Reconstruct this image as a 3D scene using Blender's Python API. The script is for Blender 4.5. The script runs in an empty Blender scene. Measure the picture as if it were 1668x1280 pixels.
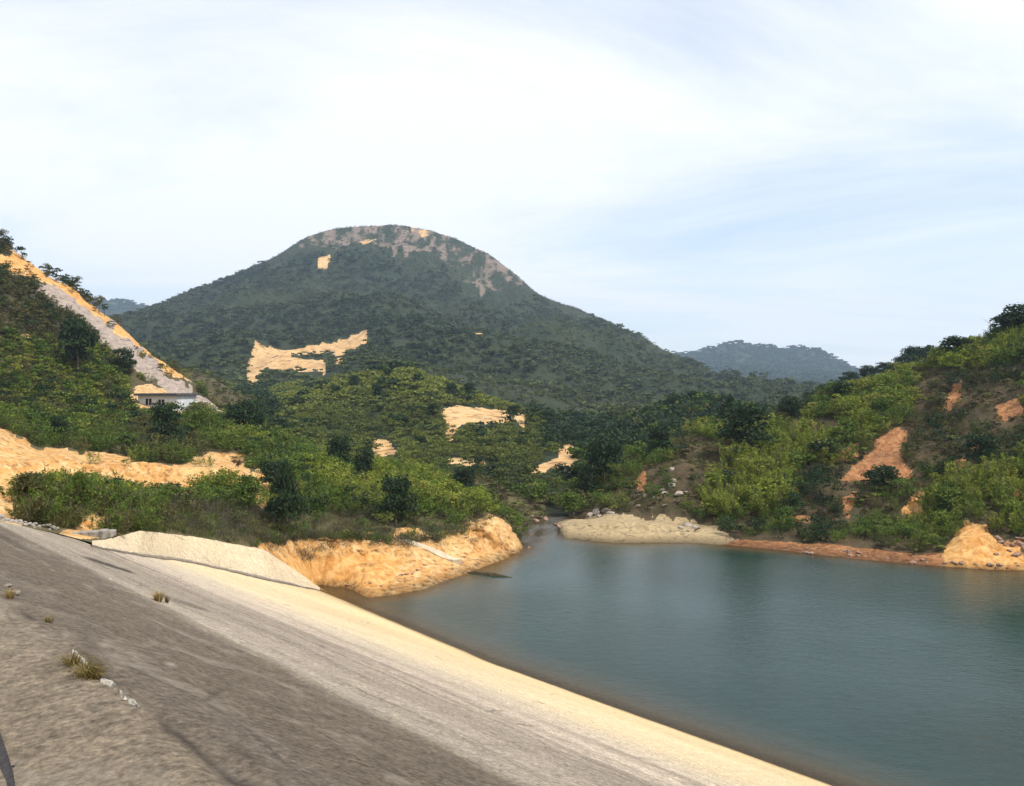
import bpy, math, random
import numpy as np
rnd = random.Random(7)
rng = np.random.default_rng(11)
sc = bpy.context.scene
col = sc.collection
D = bpy.data

# ------------------------------------------------------------------ camera, sky, sun
F, CX, HY, H = 1300.0, 834.0, 625.0, 15.0        # focal length in photo pixels, centre column, horizon row, eye height above water
cam = D.objects.new('camera', D.cameras.new('camera')); col.objects.link(cam)
cam.location = (0, 0, H); cam.rotation_euler = (math.radians(90), 0, 0)
cam.data.sensor_width = 36; cam.data.lens = 36*F/1668; cam.data.shift_y = -15/1668
cam.data.clip_start = 0.05; cam.data.clip_end = 30000
sc.camera = cam
SUN_EL, SUN_AZ = math.radians(56), math.radians(118)    # azimuth clockwise from +Y (the view direction)
w = D.worlds.new('World'); sc.world = w; w.use_nodes = True
def build_world():
    nt = w.node_tree; N = nt.nodes; L = nt.links; N.clear()
    out = N.new('ShaderNodeOutputWorld'); bg = N.new('ShaderNodeBackground'); bg.inputs[1].default_value = 0.1
    sky = N.new('ShaderNodeTexSky'); sky.sky_type = 'NISHITA'; sky.sun_disc = False
    sky.sun_elevation = SUN_EL; sky.sun_rotation = SUN_AZ
    tc = N.new('ShaderNodeTexCoord')
    sep = N.new('ShaderNodeSeparateXYZ'); L.new(tc.outputs['Generated'], sep.inputs[0])
    zz = N.new('ShaderNodeMath'); zz.operation = 'ADD'; zz.inputs[1].default_value = 0.14; L.new(sep.outputs[2], zz.inputs[0])
    zm = N.new('ShaderNodeMath'); zm.operation = 'MAXIMUM'; zm.inputs[1].default_value = 0.05; L.new(zz.outputs[0], zm.inputs[0])
    dx = N.new('ShaderNodeMath'); dx.operation = 'DIVIDE'; L.new(sep.outputs[0], dx.inputs[0]); L.new(zm.outputs[0], dx.inputs[1])
    dy = N.new('ShaderNodeMath'); dy.operation = 'DIVIDE'; L.new(sep.outputs[1], dy.inputs[0]); L.new(zm.outputs[0], dy.inputs[1])
    cmb = N.new('ShaderNodeCombineXYZ'); L.new(dx.outputs[0], cmb.inputs[0]); L.new(dy.outputs[0], cmb.inputs[1])
    mp = N.new('ShaderNodeMapping'); mp.inputs['Scale'].default_value = (0.55, 0.8, 1); mp.inputs['Rotation'].default_value = (0, 0, 0.5)
    mp.inputs['Location'].default_value = (3.1, 1.7, 0)
    L.new(cmb.outputs[0], mp.inputs[0])
    n1 = N.new('ShaderNodeTexNoise'); n1.inputs['Scale'].default_value = 0.9; n1.inputs['Detail'].default_value = 9; n1.inputs['Roughness'].default_value = 0.58; n1.inputs['Distortion'].default_value = 0.5
    L.new(mp.outputs[0], n1.inputs['Vector'])
    rmp = N.new('ShaderNodeValToRGB'); rmp.color_ramp.elements[0].position = 0.28; rmp.color_ramp.elements[0].color = (.46, .46, .46, 1)
    rmp.color_ramp.elements[1].position = 0.56; rmp.color_ramp.elements[1].color = (1, 1, 1, 1)
    L.new(n1.outputs[0], rmp.inputs[0])
    mx = N.new('ShaderNodeMix'); mx.data_type = 'RGBA'
    L.new(rmp.outputs[0], mx.inputs[0]); 
    # thin cloud veil: bright, slightly blue white; the blue sky shows between
    gain = N.new('ShaderNodeMix'); gain.data_type = 'RGBA'; gain.blend_type = 'MULTIPLY'; gain.inputs[0].default_value = 1
    gain.inputs[7].default_value = (1.45, 1.75, 2.0, 1); L.new(sky.outputs[0], gain.inputs[6])
    L.new(gain.outputs[2], mx.inputs[6]); mx.inputs[7].default_value = (10.9, 11.2, 11.5, 1)
    L.new(mx.outputs[2], bg.inputs[0]); L.new(bg.outputs[0], out.inputs[0])
build_world()
sd = D.lights.new('sun', 'SUN'); sd.energy = 4.8; sd.angle = math.radians(0.8); sd.color = (1, .93, .82)
sun = D.objects.new('sun', sd); col.objects.link(sun)
sun.rotation_euler = (math.pi/2 - SUN_EL, 0, -SUN_AZ + math.pi)
sun.location = (60, -40, 120)
vs = sc.view_settings; vs.view_transform = 'Standard'; vs.look = 'None'; vs.gamma = 1; vs.exposure = 0
sc.cycles.max_bounces = 6; sc.cycles.diffuse_bounces = 2; sc.cycles.glossy_bounces = 3; sc.cycles.transmission_bounces = 3
sc.cycles.transparent_max_bounces = 6; sc.cycles.volume_bounces = 1

# ------------------------------------------------------------------ noise and small helpers
def _h(ix, iy, iz):
    n = (ix*374761393 + iy*668265263 + iz*2147483647 + 1013904223) & 0xffffffff
    n = ((n ^ (n >> 13))*1274126177) & 0xffffffff
    n = ((n ^ (n >> 16))*2246822519) & 0xffffffff
    return ((n ^ (n >> 15)) & 0xffffff)/float(0xffffff)
def vnoise(p):
    p = np.asarray(p, float); i = np.floor(p).astype(np.int64); f = p - i; f = f*f*(3-2*f)
    r = 0
    for dx in (0, 1):
        for dy in (0, 1):
            for dz in (0, 1):
                wgt = (f[..., 0] if dx else 1-f[..., 0])*(f[..., 1] if dy else 1-f[..., 1])*(f[..., 2] if dz else 1-f[..., 2])
                r = r + wgt*_h(i[..., 0]+dx, i[..., 1]+dy, i[..., 2]+dz)
    return r*2-1
def fbm(p, scale, octv=4, seed=0, rough=.5):
    p = np.asarray(p, float)*scale + seed*17.31; r = 0; a = 1; s = 0
    for _ in range(octv):
        r = r + a*vnoise(p); s += a; a *= rough; p = p*2.03 + 5.7
    return r/s*1.6
def P(px, py, d):
    return np.array([(px-CX)/F*d, d, H-(py-HY)/F*d])
def proj(v):
    y = np.maximum(v[..., 1], .5)
    return CX + v[..., 0]/y*F, HY + (H-v[..., 2])/y*F
def inpoly(x, y, poly):
    r = np.zeros(np.shape(x), bool); n = len(poly)
    for i in range(n):
        x0, y0 = poly[i]; x1, y1 = poly[(i+1) % n]
        if y0 == y1: continue
        c = ((y0 > y) != (y1 > y)) & (x < (x1-x0)*(y-y0)/(y1-y0)+x0)
        r ^= c
    return r
def props(o, label=None, cat=None, group=None, kind=None):
    if label: o['label'] = label
    if cat: o['category'] = cat
    if group: o['group'] = group
    if kind: o['kind'] = kind
    return o
def link(name, me, mat=None, parent=None, loc=None):
    o = D.objects.new(name, me); col.objects.link(o)
    if mat and me and len(me.materials) == 0: me.materials.append(mat)
    if parent: o.parent = parent
    if loc is not None: o.location = loc
    return o
def mesh_quads(name, V, Q, smooth=True):
    me = D.meshes.new(name); V = np.asarray(V, np.float32).reshape(-1, 3); Q = np.asarray(Q, np.int32).reshape(-1, 4)
    me.vertices.add(len(V)); me.vertices.foreach_set('co', V.ravel())
    me.loops.add(Q.size); me.loops.foreach_set('vertex_index', Q.ravel())
    me.polygons.add(len(Q)); me.polygons.foreach_set('loop_start', np.arange(0, Q.size, 4, dtype=np.int32))
    me.polygons.foreach_set('loop_total', np.full(len(Q), 4, np.int32))
    if smooth: me.polygons.foreach_set('use_smooth', np.ones(len(Q), bool))
    me.update(calc_edges=True); return me
def fattr(me, name, vals):
    a = me.attributes.new(name, 'FLOAT', 'POINT'); a.data.foreach_set('value', np.asarray(vals, np.float32).ravel())
def cattr(me, name, vals):
    a = me.attributes.new(name, 'FLOAT_COLOR', 'POINT')
    v = np.ones((len(vals), 4), np.float32); v[:, :3] = vals; a.data.foreach_set('color', v.ravel())
def grid_mesh(name, G):
    R, C = G.shape[:2]; idx = np.arange(R*C).reshape(R, C)
    Q = np.stack([idx[:-1, :-1], idx[:-1, 1:], idx[1:, 1:], idx[1:, :-1]], -1)
    return mesh_quads(name, G, Q)
def pymesh(name, verts, faces, smooth=False):
    me = D.meshes.new(name); me.from_pydata([tuple(v) for v in verts], [], faces); me.update()
    if smooth: me.polygons.foreach_set('use_smooth', [True]*len(me.polygons))
    return me

# ------------------------------------------------------------------ materials
class NT:
    def __init__(s, name):
        s.m = D.materials.new(name); s.m.use_nodes = True; s.t = s.m.node_tree; s.t.nodes.clear()
        s.out = s.n('ShaderNodeOutputMaterial'); s.b = s.n('ShaderNodeBsdfPrincipled'); s.l(s.b.outputs[0], s.out.inputs[0])
        s.b.inputs['Roughness'].default_value = .9; s.b.inputs['Specular IOR Level'].default_value = .2
        s.tc = s.n('ShaderNodeTexCoord'); s.P = s.tc.outputs['Object']
    def n(s, t, **k):
        x = s.t.nodes.new(t)
        for a, v in k.items(): setattr(x, a, v)
        return x
    def l(s, a, b): s.t.links.new(a, b)
    def map(s, vec=None, scale=(1, 1, 1), rot=(0, 0, 0)):
        m = s.n('ShaderNodeMapping'); m.inputs['Scale'].default_value = scale; m.inputs['Rotation'].default_value = rot
        s.l(vec or s.P, m.inputs[0]); return m.outputs[0]
    def noise(s, scale, detail=5, rough=.55, vec=None, dist=0):
        x = s.n('ShaderNodeTexNoise'); x.inputs['Scale'].default_value = scale; x.inputs['Detail'].default_value = detail
        x.inputs['Roughness'].default_value = rough; x.inputs['Distortion'].default_value = dist; s.l(vec or s.P, x.inputs['Vector']); return x.outputs[0]
    def vor(s, scale, vec=None, feature='F1'):
        x = s.n('ShaderNodeTexVoronoi'); x.feature = feature; x.inputs['Scale'].default_value = scale; s.l(vec or s.P, x.inputs['Vector']); return x.outputs['Distance']
    def ramp(s, fac, stops):
        r = s.n('ShaderNodeValToRGB'); e = r.color_ramp.elements
        while len(e) < len(stops): e.new(.5)
        for el, (p, c) in zip(e, stops): el.position = p; el.color = (c, c, c, 1) if isinstance(c, (int, float)) else (*c, 1)
        s.l(fac, r.inputs[0]); return r.outputs[0]
    def mix(s, fac, a, b, blend='MIX'):
        m = s.n('ShaderNodeMix', data_type='RGBA', blend_type=blend)
        for si, v in ((0, fac), (6, a), (7, b)):
            sock = m.inputs[si]
            if isinstance(v, (int, float)): sock.default_value = v if si == 0 else (v, v, v, 1)
            elif isinstance(v, tuple): sock.default_value = (*v, 1)
            else: s.l(v, sock)
        return m.outputs[2]
    def math(s, op, a, b=0.0):
        m = s.n('ShaderNodeMath', operation=op)
        for sock, v in zip(m.inputs, (a, b)):
            if isinstance(v, (int, float)): sock.default_value = v
            else: s.l(v, sock)
        return m.outputs[0]
    def attr(s, name, color=False):
        a = s.n('ShaderNodeAttribute'); a.attribute_name = name; return a.outputs['Color' if color else 'Fac']
    def bump(s, height, strength=.5, dist=.1):
        b = s.n('ShaderNodeBump'); b.inputs['Strength'].default_value = strength; b.inputs['Distance'].default_value = dist
        s.l(height, b.inputs['Height']); s.l(b.outputs[0], s.b.inputs['Normal'])
    def col(s, c): s.l(c, s.b.inputs['Base Color'])

def ground_mat(name, soilA, soilB, soilC, veg1, veg2, rockA, rockB, sc_=1.0, bump=.6):
    m = NT(name)
    soil = m.attr('soil'); rock = m.attr('rock')
    n1 = m.noise(.35*sc_, 6, .6); n2 = m.noise(2.2*sc_, 6, .65); n3 = m.noise(.09*sc_, 4)
    gul = m.noise(1.0*sc_, 5, .6, m.map(scale=(1.6, 1.6, .25)), .6)
    s1 = m.mix(m.ramp(n1, [(.35, 0), (.65, 1)]), soilA, soilB)
    s2 = m.mix(m.ramp(gul, [(.45, 0), (.72, 1)]), s1, soilC)
    s3 = m.mix(m.ramp(n2, [(.34, .75), (.5, 0)]), s2, (.13, .06, .026))
    s3 = m.mix(m.ramp(m.noise(.8*sc_, 5, .65, None, 1.0), [(.28, .6), (.42, 0)]), s3, (.20, .095, .04))
    v = m.mix(m.ramp(n1, [(.35, 0), (.7, 1)]), veg1, veg2)
    r = m.mix(m.ramp(n2, [(.3, 0), (.7, 1)]), rockA, rockB)
    r = m.mix(m.ramp(m.noise(1.1*sc_, 6, .7, m.map(scale=(1, 1, 3)), 1.2), [(.36, .75), (.47, 0)]), r, (.07, .055, .045))
    s3 = m.mix(m.attr('och'), s3, m.mix(m.ramp(gul, [(.4, 0), (.7, 1)]), m.mix(m.ramp(n2, [(.3, 0), (.6, 1)]), (.34, .145, .045), (.54, .27, .075)), (.66, .41, .17)))
    jit = m.math('MULTIPLY', m.math('SUBTRACT', n2, .5), 1.3)
    fs = m.ramp(m.math('ADD', soil, jit), [(.38, 0), (.58, 1)])
    fr = m.ramp(m.math('ADD', rock, jit), [(.38, 0), (.58, 1)])
    geo = m.n('ShaderNodeNewGeometry'); sx = m.n('ShaderNodeSeparateXYZ'); m.l(geo.outputs['Position'], sx.inputs[0])
    wet = m.ramp(m.math('ADD', sx.outputs[2], m.math('MULTIPLY', m.math('SUBTRACT', n2, .5), .5)), [(0, .38), (.22, .62), (.5, 1)])
    m.col(m.mix(1.0, m.mix(fr, m.mix(fs, v, s3), r), wet, 'MULTIPLY'))
    hgt = m.math('ADD', n2, m.math('MULTIPLY', gul, 1.5))
    m.bump(hgt, bump, .25/sc_)
    return m.m
OCH = ((.56, .35, .14), (.46, .21, .055), (.64, .46, .24))
M = {}
M['bank'] = ground_mat('bank_soil', *OCH, (.075, .07, .032), (.13, .10, .05), (.36, .32, .26), (.22, .2, .17))
M['shore'] = ground_mat('shore_soil', (.34, .15, .06), (.24, .10, .042), (.44, .24, .11), (.06, .05, .026), (.10, .065, .035), (.44, .34, .19), (.27, .20, .115))
M['lefthill'] = ground_mat('left_hill_soil', (.58, .38, .19), (.52, .30, .11), (.55, .42, .28), (.06, .055, .026), (.105, .082, .045), (.40, .33, .28), (.24, .19, .165), .5)
M['mount'] = ground_mat('mountain_soil', (.58, .37, .17), (.50, .29, .12), (.6, .43, .24), (.016, .028, .012), (.034, .042, .018), (.25, .185, .155), (.12, .095, .07), .12)
M['far'] = ground_mat('far_hill_soil', (.4, .25, .12), (.4, .25, .12), (.4, .3, .2), (.03, .045, .022), (.05, .06, .03), (.2, .17, .15), (.12, .11, .1), .05)

def leaf_mat():
    m = NT('leaf'); c = m.attr('Col', True)
    n = m.noise(1.1, 2)
    c2 = m.mix(1.0, c, m.ramp(n, [(.3, .7), (.7, 1.25)]), 'MULTIPLY')
    m.col(c2); m.b.inputs['Roughness'].default_value = .65; m.b.inputs['Specular IOR Level'].default_value = .12
    tr = m.n('ShaderNodeBsdfTranslucent'); m.l(c2, tr.inputs[0])
    ms = m.n('ShaderNodeMixShader'); ms.inputs[0].default_value = .3
    m.l(m.b.outputs[0], ms.inputs[1]); m.l(tr.outputs[0], ms.inputs[2]); m.l(ms.outputs[0], m.out.inputs[0])
    return m.m
def plain(name, a, b, scale=3, rough=.85, bump=.3, bd=.05):
    m = NT(name); n = m.noise(scale, 6, .6); m.col(m.mix(m.ramp(n, [(.35, 0), (.65, 1)]), a, b)); m.b.inputs['Roughness'].default_value = rough
    m.bump(n, bump, bd); return m.m
M['leaf'] = leaf_mat()
M['bark'] = plain('bark', (.07, .05, .035), (.16, .13, .1), 8)
M['palebark'] = plain('pale_bark', (.22, .19, .16), (.35, .31, .27), 8)
M['stone'] = plain('stone', (.22, .18, .15), (.42, .37, .31), 2.5, .9, .7, .1)
M['redstone'] = plain('red_stone', (.20, .11, .075), (.36, .25, .19), 2.5, .9, .7, .1)
M['render'] = plain('wall_render', (.50, .52, .53), (.62, .64, .65), 1.5)
M['roof'] = plain('roof_slab', (.05, .05, .052), (.10, .10, .10), 2)
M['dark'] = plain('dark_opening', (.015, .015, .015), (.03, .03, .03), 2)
M['whitepaint'] = plain('white_paint', (.70, .70, .70), (.8, .8, .79), 2, .6, .1)
M['rubble'] = plain('rubble', (.17, .155, .13), (.34, .31, .27), 4, .95, .6, .05)
M['mortar'] = plain('mortar', (.17, .15, .12), (.50, .47, .42), 30, .95, .8, .01)
M['palecon'] = plain('pale_concrete', (.40, .33, .24), (.56, .47, .34), 2, .9, .4, .03)

def dam_mat():
    m = NT('dam_concrete'); s = m.attr('s'); t = m.attr('t')
    cv = m.n('ShaderNodeCombineXYZ'); m.l(s, cv.inputs[0]); m.l(t, cv.inputs[1]); st = cv.outputs[0]
    big = m.noise(.35, 5, .6, m.map(st, (1, .25, 1)), .5)
    streak = m.noise(1.0, 6, .62, m.map(st, (2.6, .10, 1)), .3)
    streak2 = m.noise(1.0, 5, .6, m.map(st, (.9, .055, 1)), .2)
    fine = m.noise(22, 8, .72, st); med = m.noise(5, 6, .65, st); grit = m.vor(38, st)
    sj = m.math('ADD', s, m.math('MULTIPLY', m.math('SUBTRACT', big, .5), m.ramp(m.math('MULTIPLY', s, 1/32), [(2.4/32, .12), (5/32, 1.2)])))
    snorm = m.math('MULTIPLY', sj, 1/32)
    def S(x): return x/32
    base = m.ramp(snorm, [(0, (.205, .163, .112)), (S(1.46), (.215, .172, .125)), (S(1.56), (.125, .098, .074)), (S(3.6), (.14, .112, .085)),
                          (S(4.0), (.37, .315, .25)), (S(6.6), (.36, .30, .235)), (S(8.4), (.52, .43, .34)), (S(10.5), (.56, .465, .35)),
                          (S(13.5), (.64, .51, .33)), (S(27.5), (.66, .50, .28)), (S(29.3), (.42, .30, .16)), (S(30.5), (.2, .16, .09))])
    # dark weathered streaks that run along the dam, only above the washed band
    up = m.ramp(snorm, [(S(3.6), .25), (S(4.3), .4), (S(6.3), .5), (S(7.1), 1), (S(8.0), .45), (S(10), .2), (S(13), .02)])
    k = m.math('MULTIPLY', m.ramp(streak, [(.44, 0), (.66, 1)]), up)
    c = m.mix(k, base, (.14, .115, .09))
    k2 = m.math('MULTIPLY', m.ramp(streak2, [(.48, 0), (.62, 1)]), m.ramp(snorm, [(S(1.3), 0), (S(1.6), .55), (S(4), .3), (S(7), .5), (S(9), .25), (S(13), .04)]))
    c = m.mix(k2, c, (.17, .14, .115))
    kl = m.math('MULTIPLY', m.ramp(streak, [(.3, 1), (.42, 0)]), m.ramp(snorm, [(S(1.5), .5), (S(4), .35), (S(9), .15), (S(14), 0)]))
    c = m.mix(kl, c, (.36, .31, .25))
    c = m.mix(1.0, c, m.ramp(med, [(.3, .7), (.7, 1.28)]), 'MULTIPLY')
    c = m.mix(1.0, c, m.ramp(fine, [(.36, .5), (.5, .95), (.64, 1.5)]), 'MULTIPLY')
    c = m.mix(m.math('MULTIPLY', m.ramp(m.noise(1.3, 6, .7, m.map(st, (1.4, .7, 1)), 1.0), [(.52, 0), (.66, .55)]), m.ramp(snorm, [(S(4), 1), (S(12), .3)])), c, (.30, .26, .21))
    crack = m.ramp(m.vor(.55, m.map(st, (1, .55, 1)), 'DISTANCE_TO_EDGE'), [(0, .55), (.012, 0)])
    c = m.mix(m.math('MULTIPLY', crack, m.ramp(m.noise(.7, 3, .5, st), [(.45, 0), (.6, 1)])), c, (.05, .042, .035))
    c = m.mix(1.0, c, m.ramp(m.noise(.12, 3, .5, st), [(.3, .88), (.7, 1.1)]), 'MULTIPLY')
    c = m.mix(m.attr('line'), c, (.42, .37, .30))
    st_ = m.attr('stain'); c = m.mix(st_, c, (.045, .036, .03))
    m.col(c); m.b.inputs['Roughness'].default_value = .92
    hh = m.math('ADD', m.math('MULTIPLY', fine, 1.0), m.math('ADD', m.math('MULTIPLY', grit, .5), med))
    m.bump(hh, .8, .035)
    return m.m
M['dam'] = dam_mat()

# ------------------------------------------------------------------ the dam: its crest, sloping face, end slab
SQ = math.sqrt(2)
def st_world(s, t, h):   # h = drop below the eye
    return np.stack([(s-t)/SQ, (s+t)/SQ, H-h], -1)
def dam_h(s, t):
    h = 1.6 + .4775*(np.maximum(s, 1.5)-1.5)
    return h
def dam_dz(S, T):
    Pn = np.stack([S, T, 0*S], -1)
    dz = .02*fbm(Pn, .8, 4, 1) + .012*fbm(Pn, 6, 3, 2)
    dz = dz + np.exp(-((S-1.5)/.09)**2)*(.05*fbm(Pn, 2.2, 4, 3) - .035)
    dz = dz - np.exp(-((S-4.05)/.05)**2)*.03 - .03*np.tanh((S-4.05)*8)
    for tj in (-4, 8.5, 20): dz = dz - .02*np.exp(-((T-tj)/.05)**2)*(S > 4)
    return dz
def dam_st(px, py):
    a = (px-CX)/F; b = (py-HY)/F; z = 1.6/b
    if (a+1)*z/SQ > 1.5: z = (1.6-.4775*1.5)/(b-.4775*(a+1)/SQ)
    return np.array([(a+1)*z/SQ, (1-a)*z/SQ])
def build_dam():
    ss = np.concatenate([np.linspace(-5, 1.3, 26), np.linspace(1.36, 1.66, 8), np.linspace(1.75, 8, 90), np.linspace(8.2, 34, 90)])
    tend = np.interp(ss, [-5, 1.5, 4.4, 5.5, 7.0, 8.4, 10, 14, 22.4, 31, 34], [20, 20, 20.6, 22.2, 23.9, 25.4, 28.2, 35.4, 43.2, 52, 55])
    u = np.concatenate([np.linspace(0, .5, 40), np.linspace(.51, 1, 340)])
    T0 = -70.
    S, U = np.meshgrid(ss, u, indexing='ij'); T = T0 + (tend[:, None]-T0)*U
    # the waterline bends outward towards the far end
    Sw = S + .1*np.maximum(0, T-31)*(S/30)*.8
    h = dam_h(S, T)
    G = st_world(Sw, T, h)
    Pn = np.stack([S, T, 0*S], -1)
    dz = dam_dz(S, T)
    G[..., 2] += dz
    me = grid_mesh('dam', G); fattr(me, 's', S); fattr(me, 't', T)
    stain = np.zeros(S.shape); n = fbm(Pn, 1.5, 3, 9)
    for (s0, t0, a, b, v) in ((5.3, 16.2, .35, .8, .9), (5.1, 12.1, .22, .4, .5), (9.3, 6.2, .2, 2.0, .35), (3.0, 14, .2, 1.6, .4)):
        stain = np.maximum(stain, v*np.clip(1.6-((S-s0)/a)**2-((T-t0)/b)**2+.7*n, 0, 1))
    stain = np.maximum(stain, .95*np.exp(-((S-1.52+.05*fbm(Pn, 1.2, 3, 44))/.035)**2)*np.clip(.6+n, 0, 1))
    stain = np.maximum(stain, .35*np.exp(-((S-4.08)/.03)**2))
    fattr(me, 'stain', stain)
    ln = np.zeros(S.shape)
    for a_, b_, wd_, v_ in (((96, 1037), (327, 1105), .018, .55), ((327, 1105), (447, 1142), .014, .35), ((447, 1142), (640, 1210), .01, .2)):
        qa = dam_st(*a_); qb = dam_st(*b_); dv = qb-qa; L2 = dv@dv
        k_ = np.clip(((S-qa[0])*dv[0]+(T-qa[1])*dv[1])/L2, 0, 1); dd = np.hypot(S-qa[0]-k_*dv[0], T-qa[1]-k_*dv[1]+.02*n)
        ln = np.maximum(ln, v_*np.exp(-(dd/wd_)**2))
    fattr(me, 'line', ln)
    o = link('dam', me, M['dam']); props(o, 'weathered concrete dam face sloping down to the green water', None, None, 'structure')
    # end slab that turns up to the bank
    cre = [(150, 893, 20.4), (170, 895, 21), (230, 905, 25.6), (300, 917, 35), (430, 943, 46.3), (520, 963, 57.9), (560, 976, 60)]
    top = [(150, 880, 21.5), (170, 878, 23), (230, 864, 28), (300, 872, 37.8), (330, 876, 40.6), (430, 895, 50.6), (475, 924, 54.9), (520, 956, 58.8), (560, 972, 61)]
    xs = np.linspace(150, 558, 240); cr = np.array(cre); tp = np.array(top)
    rows = []
    A = np.stack([P(x, np.interp(x, cr[:, 0], cr[:, 1]), np.interp(x, cr[:, 0], cr[:, 2])) for x in xs])
    B = np.stack([P(x, np.interp(x, tp[:, 0], tp[:, 1]), np.interp(x, tp[:, 0], tp[:, 2])) for x in xs])
    s_ = (A[:, 0]+A[:, 1])/SQ; t_ = (A[:, 1]-A[:, 0])/SQ; S_ = s_/(1+.08*np.maximum(0, t_-31)/30); A[:, 2] = H-dam_h(S_, t_)+dam_dz(S_, t_)
    A0 = A.copy(); A0[:, 2] -= .6; A0[:, 1] -= .03; A1 = A.copy(); A1[:, 2] += .045
    B1 = B.copy(); B1[:, 2] -= 1.0; B1[:, 1] += .3
    rows = [A0, A1] + [A1+(B-A1)*k for k in np.linspace(.04, 1, 26)] + [B1]
    G = np.stack(rows); G[2:-1, :, 2] += .03*fbm(G[2:-1], .8, 4, 5)
    me = grid_mesh('end_slab', G)
    sv = np.linspace(12, 13, G.shape[0])[:, None]+np.zeros(G.shape[:2]); sv[:3] = 4.6; fattr(me, 's', sv)
    fattr(me, 't', G[..., 1]*.8); stn = np.zeros(G.shape[:2]); stn[:2] = .5; fattr(me, 'stain', stn)
    o = link('end_slab', me, M['dam']); props(o, 'pale concrete end slab meeting the sandy bank beyond a dark joint', None, None, 'structure')
build_dam()

# ------------------------------------------------------------------ terrain patches
SOIL = dict(
 bank=[[(412, 892), (440, 880), (480, 864), (560, 858), (650, 860), (655, 848), (700, 862), (795, 838), (818, 846), (875, 905), (700, 990), (600, 1010), (500, 970)],
       [(-300, 660), (0, 702), (60, 732), (110, 732), (130, 741), (200, 741), (215, 751), (380, 763), (432, 771), (428, 800), (370, 806), (200, 815), (-300, 800)],
       [(-300, 790), (-50, 785), (20, 805), (48, 845), (30, 862), (-300, 860)],
       [(60, 770), (90, 780), (95, 805), (75, 800)], [(310, 738), (400, 742), (402, 764), (310, 760)], [(100, 860), (190, 850), (200, 872), (100, 880)],
       [(143, 678), (200, 680), (200, 692), (150, 692)], [(370, 792), (440, 785), (440, 830), (400, 822)]],
 hill=[[(-40, 400), (0, 408), (40, 416), (75, 448), (110, 465), (140, 490), (165, 500), (215, 538), (262, 582), (312, 612), (318, 625), (270, 605), (225, 565), (160, 520), (120, 490), (60, 458), (0, 428)],
       [(213, 640), (240, 626), (282, 630), (305, 642), (300, 690), (215, 660)], [(30, 540), (48, 540), (46, 556), (32, 554)],
       [(430, 676), (440, 678), (436, 695), (428, 690)], [(455, 690), (490, 705), (488, 712), (458, 700)]],
 mount=[[(403, 628), (402, 592), (415, 575), (470, 566), (520, 558), (560, 546), (598, 536), (598, 560), (562, 570), (558, 600), (545, 602), (545, 574), (480, 582), (435, 590), (480, 588), (532, 600), (530, 613), (480, 607), (428, 602), (412, 632)],
        [(712, 676), (745, 671), (800, 681), (857, 693), (854, 717), (842, 702), (790, 702), (760, 702), (747, 706), (735, 724), (725, 724), (728, 697)],
        [(602, 722), (630, 724), (652, 745), (610, 752)],
        [(855, 779), (880, 766), (908, 757), (912, 732), (940, 729), (935, 745), (966, 736), (958, 757), (935, 765), (940, 782), (900, 776), (870, 782)],
        [(518, 436), (538, 429), (532, 442), (520, 442)], [(530, 412), (552, 408), (548, 420)], [(562, 402), (585, 396), (600, 390), (614, 402), (592, 412)], [(668, 366), (704, 376), (692, 385), (670, 376)],
        [(762, 563), (786, 566), (784, 575)], [(1030, 556), (1062, 566), (1052, 574)], [(730, 755), (785, 757), (800, 768), (730, 764)]],
 shore=[[(1358, 738), (1402, 712), (1398, 745), (1375, 757)], [(1366, 785), (1408, 745), (1438, 710), (1476, 701), (1472, 760), (1494, 770), (1482, 785), (1440, 776), (1400, 790)],
        [(1462, 832), (1500, 790), (1512, 788), (1506, 820), (1518, 838), (1470, 842)], [(1535, 770), (1565, 748), (1578, 752), (1548, 775)], [(1572, 738), (1606, 698), (1602, 722), (1582, 742)],
        [(1525, 655), (1570, 615), (1562, 650), (1540, 668)], [(1620, 655), (1668, 640), (1668, 665), (1630, 680)], [(1530, 895), (1548, 870), (1578, 852), (1612, 852), (1618, 880), (1760, 870), (1760, 935), (1560, 925)],
        [(1290, 838), (1325, 840), (1320, 852), (1290, 850)], [(1365, 830), (1392, 800), (1385, 850)], [(1030, 785), (1050, 770), (1052, 800)], [(1635, 790), (1668, 800), (1668, 830), (1650, 820)]])
ROCK = dict(

 hill=[[(60, 470), (90, 468), (150, 502), (215, 560), (270, 605), (330, 640), (368, 668), (366, 685), (320, 668), (250, 618), (200, 588), (165, 560), (150, 530), (100, 503)]],
 mount=[[(415, 440), (460, 400), (520, 398), (555, 405), (600, 408), (640, 425), (700, 420), (730, 440), (762, 445), (780, 480), (805, 480), (812, 455), (860, 470), (900, 500), (900, 340), (430, 340)],
        [(1028, 550), (1066, 564), (1060, 578), (1030, 566)], [(875, 478), (912, 492), (905, 502)]],
 shore=[[(905, 838), (1130, 836), (1200, 880), (1100, 900), (905, 900)]])
OCHP = dict(shore=[[(1530, 895), (1545, 868), (1578, 850), (1614, 850), (1624, 885), (1770, 888), (1770, 945), (1550, 935)], [(1465, 828), (1515, 788), (1520, 838)]],
 bank=[[(430, 960), (430, 915), (520, 900), (620, 900), (660, 915), (600, 1000)]], hill=[[(-40, 395), (0, 404), (40, 412), (110, 460), (175, 498), (215, 538), (262, 582), (316, 615), (310, 622), (255, 592), (210, 550), (160, 515), (120, 485), (60, 455), (0, 425)]])
SCR = dict(shore=[[(1020, 838), (1030, 790), (1090, 755), (1135, 780), (1150, 840)]])
PATCH = {}
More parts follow.
